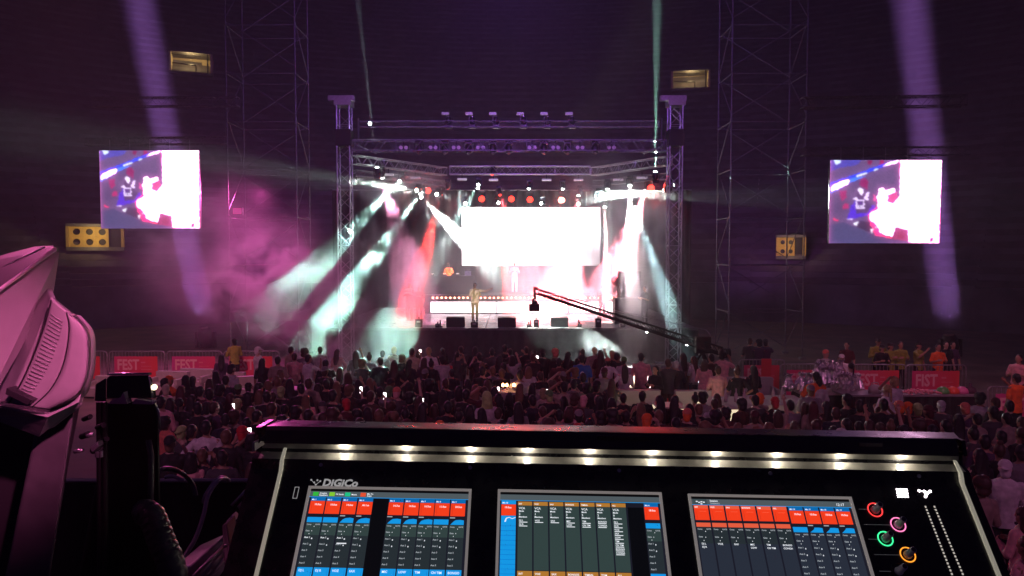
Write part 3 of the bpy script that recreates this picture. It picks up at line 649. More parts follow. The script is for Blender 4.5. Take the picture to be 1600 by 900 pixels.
for px, lab, bm_ in ((124, 'crowd barrier with red FEST banner, leftmost, half hidden by the grey monitor housing', BAN1), (214, 'crowd barrier with red FEST banner, second from the left', BAN1), (304, 'crowd barrier with pink FEST banner behind the pale lounge sofas', BAN2), (393, 'crowd barrier with FEST banner behind the man in the white cap', BAN1)):
    barrier(P(px, 560, 26.3).x, 26.3, 1.98, lab, bm_)
for px, Y, lab, bm_, lt, W_ in ((1190, 24.2, 'crowd barrier with red banner left of the gap beside the right scaffold', BAN1, 'FEST', 1.5), (1266, 23.2, 'crowd barrier with red FEST banner behind the silver foil bags', BAN1, 'FEST', 1.9),
                          (1366, 23.1, 'crowd barrier with red FEST banner in front of the security guards', BAN1, 'FEST', 2.0), (1462, 23.0, 'crowd barrier with red banner in front of the person in bright orange', BAN1, 'FIST', 1.9), (1598, 19.2, 'crowd barrier with pink banner at the far right edge', BAN2, 'FEST', 1.8)):
    barrier(P(px, 580, Y).x, Y, W_, lab, bm_, lettering=lt)
# red standing panels among the crowd on the right
for px, Y, w_, hgt, lab in ((1198, 22.6, .30, 1.35, 'narrow upright red banner stand by the right scaffold'), (1070, 22.0, .5, .9, 'low red panel between the dark-clad couple and the bar tables'), (1043, 21.5, .4, .9, 'small red panel behind the man in the dark hooded jacket'), (707, 21.8, .26, .5, 'small red box on a stand left of the singer\'s crowd')):
    t = empty('banner_stand', (P(px, 560, Y).x, Y, 0), 0, lab, 'panel'); z0 = 0 if hgt > .6 else .75
    MB().box((-w_ / 2, 0, z0 + .02), (w_ / 2, .05, z0 + hgt)).build('face', mat('red_panel_print', (.75, .04, .06), .6), t, .005); MB().box((-.02, .05, 0), (.02, .1, z0 + hgt * .8)).build('stand', STEEL, t)

# ------------------------------------------------------------------ lounge furniture, tables and things on them
WVIN = mat('white_vinyl', (.42, .38, .37), .45, noise_amt=.06)
GLOWT = mat('glowing_table_side', (1, .9, .6), emit=.9, ecol=(1, .85, .55))
def sofa(px, py_top, Y, w_, label, rz=0, back=True, arms=True):
    p = P(px, py_top, Y); t = empty('lounge_sofa', (p.x, Y, 0), rz, label, 'sofa', 'white lounge sofas'); h = w_ / 2; H = p.z
    MB().box((-h, -.4, .06), (h, .35, H * .55)).build('seat', WVIN, t, .03)
    if back: MB().box((-h, .2, H * .5), (h, .4, H)).build('backrest', WVIN, t, .03)
    if arms:
        for sx in (-1, 1): MB().box((sx * h - .1 * (sx > 0), -.4, .06), (sx * h + .1 * (sx < 0), .35, H * .78)).build('armrest', WVIN, t, .03)
    MB().box((-h + .05, -.35, 0), (h - .05, .3, .06)).build('plinth', BLACK, t)
for a in ((168, 590, 23.5, 1.3, 'pale lounge sofa under the leftmost red banner', -.2), (262, 582, 23.8, 1.1, 'pale lounge sofa below the second FEST banner', -.12), (300, 578, 24.6, 1.2, 'pale lounge sofa with slanting back below the gap between two banners', -.18),
          (345, 583, 24.6, 1.4, 'pale lounge sofa below the pink FEST banner', -.1), (380, 590, 23.2, 1.0, 'pale lounge sofa beside the seated man with the dark cap', .35), (505, 600, 21.0, 1.1, 'pale lounge sofa behind the woman in the strapless white top', .4),
          (998, 612, 18.6, 1.2, 'pale lounge sofa behind the women in white tops', 0), (1095, 613, 18.6, 1.2, 'pale lounge sofa behind the glowing bar tables', 0), (1168, 592, 20.5, 1.6, 'pale lounge sofa near the upright red banner stand', 0)): sofa(*a[:5], rz=a[5])
def cube_table(px, py, Y, w_, label, glow=True):
    p = P(px, py, Y); t = empty('cube_table', (p.x, Y, 0), 0, label, 'table', 'white cube tables'); h = w_ / 2
    MB().box((-h, -h, p.z - .04), (h, h, p.z)).build('top', WVIN, t, .008); MB().box((-h + .01, -h + .01, .02), (h - .01, h - .01, p.z - .04)).build('body', GLOWT if glow else WVIN, t, .01)
for a in ((1140, 628, 16.4, 1.3, 'glowing white cube table behind the woman with a top knot'), (1044, 632, 16.2, .6, 'glowing white cube table between dark silhouettes'), (1215, 625, 17.0, 1.2, 'white cube table left of the man in the grey tee', False), (824, 606, 18.2, .75, 'plain pale cube table in the middle of the crowd', False), (838, 601, 19.0, .5, 'taller plain pale cube behind the middle cube table', False), (466, 606, 18.5, .55, 'pale cube table right of the green-hooded person', False), (792, 610, 17.6, .55, 'low dark-topped pale table lit by candles', False)): cube_table(*a[:5], *(a[5:]))
WG = mat('glass_bottle', (.55, .45, .45), .15)
bt_mesh = MB().loft([(0, 0, 0, .04, .04), (0, 0, .17, .04, .04), (0, 0, .22, .015, .015), (0, 0, .30, .015, .015)], 10).mesh('bottle')
def put(px, py, Y, kind, label, m=None):
    p = P(px, py, Y)
    if kind == 'bottle': o = link('bottle', bt_mesh, m or WG); o.location = p; tag(o, label, 'bottle')
    return o
for px, py, Y, l in ((1134, 628, 16.3, 'small bottle at the left end of the glowing table'), (1150, 628, 16.3, 'bottle in the middle of the glowing table'), (1163, 628, 16.3, 'bottle at the right end of the glowing table'), (1208, 624, 16.9, 'clear bottle on the white table left of the man in grey'), (1222, 624, 16.9, 'second clear bottle on the white table left of the man in grey')): put(px, py, Y, 'bottle', l)
CAND = mat('candle_glow', (1, .5, .2), emit=22, ecol=(1, .45, .18))
for i, (px, Y) in enumerate(((786, 17.5), (792, 17.7), (803, 17.6))):
    p = P(px, 609, Y); t = empty('candle', p, 0, f'{("left", "middle", "right")[i]} one of three small candles glowing on the low table', 'candle'); MB().tube((0, 0, 0), (0, 0, .08), .03, n=10).build('wax', WVIN, t); MB().ell((0, 0, .11), (.03, .03, .05), 8, 6).build('flame', CAND, t)

# drinks counters on the right
p = P(1294, 610, 19.6); c1 = empty('drinks_counter', (p.x, 19.6, 0), 0, 'black draped counter piled with silver foil ice bags', 'counter')
MB().box((-.85, -.4, p.z - .06), (.85, .4, p.z)).build('top', WVIN, c1, .01); MB().box((-.84, -.39, .02), (.84, .39, p.z - .06)).build('drape', CLOTHB, c1)
FOIL = mat('silver_foil', (.85, .80, .82), .18, .95, bump=1.0, nscale=14)
random.seed(3)
def foil(x, y, z, s, label):
    m = MB(); n = 16; rings = []; vs = []
    for j, (zz, rr) in enumerate(((0, .10), (.08, .12), (.2, .10), (.3, .05), (.36, .03), (.42, .07))):
        for i in range(n):
            a = 2 * math.pi * i / n; r_ = rr * (1 + .28 * math.sin(i * 2.7 + j)) * s; vs.append((r_ * math.cos(a), r_ * math.sin(a), zz * s * (1 + .08 * math.sin(i * 3))))
    fs = [(j * n + i, j * n + (i + 1) % n, (j + 1) * n + (i + 1) % n, (j + 1) * n + i) for j in range(5) for i in range(n)]
    fs.append(tuple(range(n))[::-1]); m.add(vs, fs); o = m.build('foil_bag', FOIL); o.location = (x, y, z); o.rotation_euler = (random.uniform(-.2, .2), random.uniform(-.25, .25), random.uniform(0, 6)); tag(o, label, 'foil bag', 'silver foil bags heaped on the drinks counter')
FG = 'crumpled silver foil bag in the heap on the black draped counter'
for k in range(17):
    px = 1236 + k * 6.6 + random.uniform(-2, 2); foil(P(px, 610, 19.4).x, 19.3 + random.uniform(0, .45), p.z + (.16 if k in (7, 8, 9, 10, 11) else 0), random.uniform(.95, 1.25), FG)
for k in range(6): foil(P(1278 + k * 7, 590, 19.6).x, 19.65, p.z + .30 + .06 * (k % 2), 1.05, FG)
p2 = P(1420, 613, 19.0); xl = P(1310, 613, 19.0).x; xr = P(1524, 613, 19.0).x
c2 = empty('drinks_counter', ((xl + xr) / 2, 19.0, 0), 0, 'long black draped counter with rubber caps, jug and pink ice on top', 'counter'); h = (xr - xl) / 2
MB().box((-h, -.35, p2.z - .05), (h, .4, p2.z)).build('top', mat('grey_top', (.25, .22, .24), .4), c2, .01)
vs = []; N = 80; m = MB()
for i in range(N + 1):
    xx = -h + .01 + (2 * h - .02) * i / N; yy = -.33 + .02 * math.sin(i * 1.2); vs += [(xx, yy, .01), (xx, yy, p2.z - .05)]
m.add(vs, [(2 * i, 2 * i + 2, 2 * i + 3, 2 * i + 1) for i in range(N)], True); m.build('drape', CLOTHB, c2)
def dome(px, col, nm, lab):
    p = P(px, 612, 18.9); o = MB().loft([(0, 0, 0, .17, .17), (0, 0, .05, .165, .165), (0, 0, .10, .13, .13), (0, 0, .135, .06, .06), (0, 0, .14, .01, .01)], 18).build('bowl', mat(nm, col, .35)); o.location = (p.x, 18.9, p2.z); o.scale = (.95, .9, 1.2); tag(o, lab, 'bowl', 'coloured domed bowls on the long counter')
dome(1473, (.12, .45, .12), 'green_plastic', 'green upturned bowl on the long black counter'); dome(1489, (.85, .12, .06), 'red_plastic', 'red upturned bowl on the long black counter'); dome(1503, (.75, .2, .4), 'pink_plastic', 'pink upturned bowl on the long black counter')
o = MB().loft([(0, 0, 0, .11, .11), (0, 0, .06, .15, .15), (0, 0, .14, .11, .11), (0, 0, .17, .04, .04), (0, 0, .26, .03, .03)], 16).build('decanter', mat('dark_glass', (.10, .06, .08), .12)); o.location = (P(1516, 612, 18.9).x, 18.9, p2.z); tag(o, 'dark round decanter at the right end of the long counter', 'decanter')
jg = empty('jug', (P(1367, 612, 18.9).x, 18.9, p2.z), 0, 'pale squat plastic jug on the left of the long counter', 'jug')
MB().loft([(0, 0, 0, .16, .12), (0, 0, .14, .17, .13), (0, 0, .2, .10, .09), (0, 0, .22, .05, .05)], 14).build('body', WVIN, jg); MB().path([(-.1, 0, .18), (-.08, 0, .26), (0, 0, .28), (.08, 0, .26), (.1, 0, .18)], .012).build('handle', WVIN, jg)
m = MB(); random.seed(5)
for k in range(150):
    a = random.gauss(0, .28); b_ = random.gauss(0, .09); zz = max(0, .09 - abs(a) * .14) * random.random(); m.ell((max(-.5, min(.5, a)), b_, zz + .02), (.03, .02, .02), 6, 4)
o = m.build('pink_ice', mat('pink_ice', (.9, .35, .4), .3)); o.location = (P(1437, 612, 18.85).x, 18.85, p2.z); tag(o, kind='stuff')
# ------------------------------------------------------------------ people
def remesh(mb, name, vox, ratio, wob=0.0, seed=0):
    me = mb.mesh(name); bm = bmesh.new(); bm.from_mesh(me); bmesh.ops.recalc_face_normals(bm, faces=bm.faces); bm.to_mesh(me); bm.free()
    o = bpy.data.objects.new('tmp', me); COL.objects.link(o)
    a = o.modifiers.new('r', 'REMESH'); a.mode = 'VOXEL'; a.voxel_size = vox; a.use_smooth_shade = True
    s_ = o.modifiers.new('s', 'SMOOTH'); s_.factor = .5; s_.iterations = 2
    d_ = o.modifiers.new('d', 'DECIMATE'); d_.ratio = ratio
    dg = bpy.context.evaluated_depsgraph_get(); out = bpy.data.meshes.new_from_object(o.evaluated_get(dg)); out.name = name
    bpy.data.objects.remove(o)
    if wob:
        for v in out.vertices:
            c = v.co; n_ = noise.noise(Vector((c.x * 9 + seed, c.y * 9, c.z * 6))) + .5 * noise.noise(Vector((c.x * 22, c.y * 22 + seed, c.z * 14)))
            v.co = c + v.normal * n_ * wob
    for p in out.polygons: p.use_smooth = True
    return out
# arm poses: (elbow, wrist) per side relative to shoulder, right side values; x mirrored for the left
ARMS = {
 'down':  ((.07, .0, -.28), (.09, .06, -.52)), 'front': ((.08, .02, -.27), (-.03, .22, -.20)), 'raised': ((.10, .20, .02), (.02, .30, .24)),
 'phone': ((.06, .20, -.12), (-.08, .34, .08)), 'hip': ((.20, -.06, -.24), (.03, .05, -.40)), 'up': ((.08, .04, .27), (.04, .08, .52)), 'out': ((.27, -.02, -.03), (.52, .0, .05)),
 'mic': ((.06, .12, -.24), (-.10, .20, .06)), 'head': ((.22, .02, .10), (.0, .02, .26)), 'cross': ((.08, .06, -.26), (-.16, .17, -.16)),
}
def arm_pts(side, pose, sw):
    s0 = Vector((side * (sw - .012), 0, 1.392)); e, w_ = ARMS[pose]
    return s0, s0 + Vector((side * e[0], e[1], e[2])), s0 + Vector((side * w_[0], w_[1], w_[2]))
def figure(sex, left, right, long=False, stride=0., loose=1., lean=0.):
    F_ = sex == 'f'; sw = .165 if F_ else .19
    body = MB(); top = MB(); leg = MB(); shoe = MB()
    T = ([(0, 0, .88, .165, .115), (0, 0, .97, .16, .11), (0, 0, 1.10, .118, .092), (0, .01, 1.24, .14, .108), (0, 0, 1.36, .155, .095), (0, 0, 1.43, .12, .075), (0, 0, 1.47, .055, .055)] if F_ else
         [(0, 0, .88, .155, .11), (0, 0, .97, .155, .11), (0, 0, 1.10, .142, .105), (0, .0, 1.26, .168, .118), (0, 0, 1.38, .185, .105), (0, 0, 1.44, .13, .08), (0, 0, 1.48, .06, .058)])
    body.loft(T); k = .016 * loose
    body.cap((0, -.005, 1.42), (0, .005, 1.55), .056, .052)
    body.ell((0, .008, 1.625), (.074, .092, .105)); body.ell((0, .035, 1.555), (.052, .058, .055)); body.ell((0, .10, 1.59), (.013, .02, .022)); body.ell((0, .082, 1.535), (.026, .015, .012))
    for s_ in (-1, 1): body.ell((s_ * .076, 0, 1.60), (.012, .02, .03))
    bot = .80 if not F_ else .86
    top.loft([(0, 0, bot, T[0][3] + k * 1.3, T[0][4] + k * 1.3)] + [(a, b, c, d_ + k, e + k) for a, b, c, d_, e in T[1:-2]] + [(0, 0, 1.445, T[5][3] + k * .6, T[5][4] + k * .6), (0, 0, 1.475, .068, .064)])
    hips = .085
    for s_, st_ in ((-1, stride), (1, -stride)):
        hp = Vector((s_ * hips, 0, .90)); kn = Vector((s_ * (hips + .015), .03 + st_ * .18, .49)); an = Vector((s_ * (hips + .02), st_ * .35, .09))
        body.cap(hp, kn, .088, .055); body.cap(kn, an, .056, .036)
        leg.cap(hp, kn, .102, .072); leg.cap(kn, an + Vector((0, 0, .01)), .07, .056)
        body.ell(an + Vector((0, .05, -.05)), (.038, .11, .035)); shoe.ell(an + Vector((0, .055, -.05)), (.048, .135, .042)); shoe.box(tuple(an + Vector((-.045, -.07, -.09))), tuple(an + Vector((.045, .18, -.065))))
    leg.loft([(0, 0, .84, T[0][3] + .008, T[0][4] + .01), (0, 0, .93, T[1][3] + .008, T[1][4] + .01), (0, 0, 1.0, T[1][3] - .005, T[1][4])])
    hands = {}
    for s_, pose in ((-1, left), (1, right)):
        a, b, c = arm_pts(s_, pose, sw); body.cap(a, b, .05, .040); body.cap(b, c, .040, .027)
        body.ell(a + Vector((-s_ * .01, 0, -.01)), .055, 10, 6)
        d_ = (c - b).normalized(); u = d_.orthogonal().normalized() if abs(d_.x) > .9 else d_.cross(Vector((0, 1, .3))).normalized(); v = d_.cross(u)
        palm = c + d_ * .045; body.cap(c, palm + d_ * .02, .027, .030, 8)
        for f_, (o_, ln) in enumerate(((-.030, .068), (-.010, .078), (.010, .074), (.029, .058))):
            k0 = palm + d_ * .03 + u * o_; k1 = k0 + d_ * ln * .55 + v * .012; k2 = k1 + d_ * ln * .35 + v * .03; body.cap(k0, k1, .0105, .0095, 6); body.cap(k1, k2, .0095, .008, 6)
        t0 = c + d_ * .03 - u * .028; body.cap(t0, t0 + d_ * .035 - u * .025 + v * .01, .012, .009, 6)
        hands[s_] = palm + d_ * .05
        if long: top.cap(a, b, .060, .056); top.cap(b, c, .056, .042)
        else: m_ = a.lerp(b, .78); top.cap(a, m_, .057, .062)
    sd = hash((sex, left, right)) % 50
    return dict(body=remesh(body, 'body', .010, .35), top=remesh(top, 'shirt', .012, .45, .014, sd), legs=remesh(leg, 'trousers', .013, .35, .007, sd), shoe=remesh(shoe, 'shoes', .014, .3), hands=hands)
VAR = {
 'm1': figure('m', 'down', 'down'), 'm2': figure('m', 'front', 'front'), 'm3': figure('m', 'down', 'phone'), 'm4': figure('m', 'cross', 'cross', True), 'm5': figure('m', 'hip', 'down', stride=.3), 'm6': figure('m', 'phone', 'phone'), 'm7': figure('m', 'head', 'front'),
 'm8': figure('m', 'down', 'front', True, loose=1.7), 'w1': figure('f', 'down', 'down'), 'w2': figure('f', 'front', 'hip'), 'w3': figure('f', 'phone', 'phone'), 'w4': figure('f', 'front', 'front', True), 'w5': figure('f', 'down', 'raised', stride=.25), 'w6': figure('f', 'down', 'up'), 'w7': figure('f', 'hip', 'front', stride=.2),
 'singer': figure('m', 'out', 'mic', True, .55, 1.8),
}
def hairmesh():
    d = {}
    m = MB(); m.ell((0, -.014, 1.645), (.084, .098, .098)); m.ell((0, -.05, 1.59), (.07, .06, .08)); d['short'] = remesh(m, 'hair', .010, .4, .007, 1)
    m = MB(); m.ell((0, -.016, 1.645), (.088, .10, .10)); m.loft([(0, -.05, 1.66, .085, .06), (0, -.065, 1.55, .095, .055), (0, -.085, 1.42, .105, .045), (0, -.12, 1.30, .09, .035), (0, -.13, 1.20, .05, .025)], 16); d['long'] = remesh(m, 'hair', .011, .4, .012, 2)
    m = MB(); m.ell((0, -.016, 1.645), (.087, .10, .10)); m.loft([(0, -.04, 1.66, .09, .07), (0, -.05, 1.55, .105, .07), (0, -.06, 1.44, .11, .06), (0, -.07, 1.40, .08, .04)], 16); d['bob'] = remesh(m, 'hair', .011, .4, .012, 7)
    m = MB(); m.ell((0, -.012, 1.64), (.083, .098, .10)); m.ell((0, -.03, 1.755), (.045, .045, .042)); m.ell((0, -.05, 1.59), (.06, .05, .06)); d['bun'] = remesh(m, 'hair', .010, .4, .006, 3)
    m = MB(); m.ell((0, -.012, 1.645), (.083, .098, .098)); m.ell((0, -.10, 1.66), (.035, .035, .035)); m.cap((0, -.12, 1.65), (0, -.15, 1.38), .03, .015); d['ponytail'] = remesh(m, 'hair', .010, .4, .006, 4)
    m = MB(); m.ell((0, -.02, 1.66), (.115, .12, .115)); m.ell((0, -.06, 1.58), (.10, .07, .09)); d['curly'] = remesh(m, 'hair', .012, .5, .022, 5)
    m = MB(); m.ell((0, -.004, 1.645), (.089, .105, .100), 18, 8, -.05, 1.); m.slab([(-.06, .08, 1.645), (-.05, .15, 1.635), (0, .175, 1.632), (.05, .15, 1.635), (.06, .08, 1.645)], (0, 0, .012)); d['cap'] = remesh(m, 'cap', .009, .5)
    m = MB(); m.ell((0, -.004, 1.645), (.089, .105, .100), 18, 8, -.05, 1.); m.slab([(-.06, -.08, 1.645), (-.05, -.15, 1.63), (0, -.17, 1.625), (.05, -.15, 1.63), (.06, -.08, 1.645)], (0, 0, .012)); d['backcap'] = remesh(m, 'cap', .009, .5)
    m = MB(); m.ell((0, -.02, 1.64), (.095, .112, .13)); m.loft([(0, -.02, 1.42, .12, .09), (0, -.03, 1.52, .095, .10), (0, -.02, 1.64, .092, .108)], 16); d['hood'] = remesh(m, 'hood', .011, .4, .008, 6)
    m = MB(); m.ell((0, -.008, 1.66), (.088, .104, .105), 18, 8, -.2, 1.); d['beanie'] = remesh(m, 'beanie', .010, .4, .003, 8)
    m = MB(); m.ell((0, 0, 1.655), (.088, .104, .085), 18, 8, 0, 1.); m.loft([(0, 0, 1.655, .16, .175), (0, 0, 1.665, .155, .17), (0, 0, 1.675, .09, .105)], 24); d['hat'] = remesh(m, 'hat', .009, .5)
    return d
HAIR = hairmesh()
UNDER = {'cap': 'short', 'backcap': 'short', 'beanie': None, 'hood': None, 'hat': None}
COLS = {'black': (.012, .012, .016), 'navy': (.012, .015, .03), 'white': (.75, .72, .70), 'cream': (.62, .52, .36), 'pink': (.75, .38, .38), 'grey': (.22, .21, .22), 'dark grey': (.06, .06, .065), 'maroon': (.08, .015, .022), 'red': (.6, .03, .04), 'orange': (.95, .16, .03),
        'blue': (.02, .12, .42), 'yellow': (.30, .32, .05), 'green': (.10, .25, .08), 'lime': (.42, .55, .20), 'beige': (.34, .27, .22), 'brown': (.06, .03, .022), 'purple': (.07, .04, .09), 'olive': (.30, .26, .12), 'denim': (.10, .13, .20), 'pale denim': (.35, .38, .42), 'coral': (.75, .20, .14), 'tan': (.16, .09, .05), 'blond': (.45, .30, .14), 'pale grey': (.5, .48, .48)}
def cm(n, kind='fabric'): return mat(f'{n.replace(" ", "_")}_{kind}', COLS[n], .8 if kind == 'fabric' else .55, noise_amt=.18, nscale=14, bump=.25)
SKINS = [mat('light_brown_skin', (.42, .24, .16), .5), mat('brown_skin', (.30, .16, .10), .5), mat('pale_skin', (.52, .33, .25), .5)]
EYE = mat('dark_eye', (.02, .015, .015), .3); LIP = mat('lip', (.30, .10, .09), .5)
eye_m = MB().ell((0, 0, 0), (.013, .006, .007), 8, 5).mesh('eye'); mouth_m = MB().ell((0, 0, 0), (.024, .006, .006), 8, 5).mesh('mouth')
PEOPLE = []
PH = mat('phone_glow', (1, .85, .9), emit=9, ecol=(1, .85, .88)); phone_b = MB().box((-.038, -.004, -.075), (.038, .004, .075)).mesh('case'); phone_s = MB().box((-.034, -.006, -.07), (.034, -.0045, .07)).mesh('display')
def person(px, py, var, top, hair, hcol='black', pants='black', rz=None, h=None, Y=None, z=0., phone=0, desc=None, cap=None, face=False, vest=None, extra=''):
    """px,py: photo position of the top of the head"""
    sc = h or random.uniform(.94, 1.05) * (.95 if var[0] == 'w' else 1.); H = 1.745 * sc
    if Y is None:
        p = P(px, py, 1.0); Y = (CAMZ - z - H) / (CAMZ - p.z)
    p = P(px, py, Y); rz = random.uniform(-.5, .5) if rz is None else rz
    t = empty('person', (p.x, Y, z), rz, None, 'person'); t.scale = (sc,) * 3; V = VAR[var]
    sk = SKINS[len(PEOPLE) % 3 if not face else 0]
    link('body', V['body'], sk, t); link('shirt', V['top'], cm(top), t); link('trousers', V['legs'], cm(pants), t); link('shoes', V['shoe'], cm('dark grey', 'leather'), t)
    if hair in UNDER:
        link({'backcap': 'cap'}.get(hair, hair), HAIR[hair], cm(cap or hcol), t)
        if UNDER[hair]:
            o = link('hair', HAIR[UNDER[hair]], cm(hcol if cap else 'black', 'hair'), t); o.scale = (.97, .97, .97); o.location = (0, 0, .018)
    elif hair: link('hair', HAIR[hair], cm(hcol, 'hair'), t)
    if vest: o = link('vest', VAR['m1']['top'], mat('hi_vis_yellow', COLS['yellow'], .6), t); o.scale = (1.04, 1.10, 1.0)
    if face:
        for s_ in (-1, 1): o = link('eye', eye_m, EYE, t); o.location = (s_ * .03, .094, 1.625)
        o = link('mouth', mouth_m, LIP, t); o.location = (0, .098, 1.54)
    PEOPLE.append(dict(o=t, px=px, Y=Y, var=var, top=top, hair=hair, hcol=hcol, cap=cap, pants=pants, phone=phone, desc=desc, vest=vest, z=z, extra=extra))
    if phone:
        hd = V['hands'][1]; Rm = Matrix.Rotation(rz, 3, 'Z'); wp = Vector((p.x, Y, z)) + Rm @ (hd * sc)
        e_ = empty('phone', wp + Vector((0, 0, .03)), rz, None, 'phone', 'glowing phones held up in the crowd'); PEOPLE[-1]['ph'] = e_
        link('case', phone_b, RUBBER, e_); link('display', phone_s, PH, e_)
        if phone == 2: e_.rotation_euler = (0, R(90), rz)
    return t
pi = math.pi
# performers
sg_ = person(742, 441, 'singer', 'cream', 'short', 'black', 'olive', rz=pi, h=1.02, Y=34.6, z=1.46, desc='singer in an open cream jacket with one arm stretched out and a microphone', face=True)
o = MB().cap((0, 0, 0), (0, 0, .14), .018, .022).ell((0, 0, .17), .033).build('microphone', BLACK); hd = VAR['singer']['hands'][1]; o.location = Vector((sg_.location.x, 34.6, 1.46)) + Matrix.Rotation(pi, 3, 'Z') @ (hd * 1.02) + Vector((0, 0, -.06)); tag(o, "handheld black microphone at the singer's mouth", 'microphone')
jk = link('shirt', VAR['m1']['top'], cm('olive'), sg_); jk.scale = (.97, 1.12, 1)
person(701, 408, 'm2', 'orange', 'short', 'black', 'black', rz=pi, Y=40.6, z=1.46 + .98, desc='DJ in an orange tee standing behind the black table', face=True)
person(941, 446, 'm8', 'dark grey', 'short', 'black', 'black', rz=pi + .3, Y=36.2, z=1.46, desc='man in a loose grey jacket standing on the right of the stage', face=True)
person(1008, 441, 'm2', 'black', 'short', 'black', 'black', rz=pi / 2 + .5, Y=32.6, z=1.46, desc='man in black beside the speaker stack at the stage side')
person(804, 411, 'm2', 'white', 'short', 'black', 'white', rz=pi, Y=40.3, z=1.46 + .98, desc='musician in white half lost in red smoke on the riser', face=True)
person(640, 465, 'm4', 'maroon', 'short', 'black', 'black', rz=pi - .3, Y=34.5, z=1.46, desc='dim figure in dark red standing at the left of the stage', face=True)
person(655, 470, 'w4', 'black', 'long', 'black', 'black', rz=pi, Y=35.5, z=1.46, desc='dim dark figure beside the one in dark red on the left of the stage', face=True)
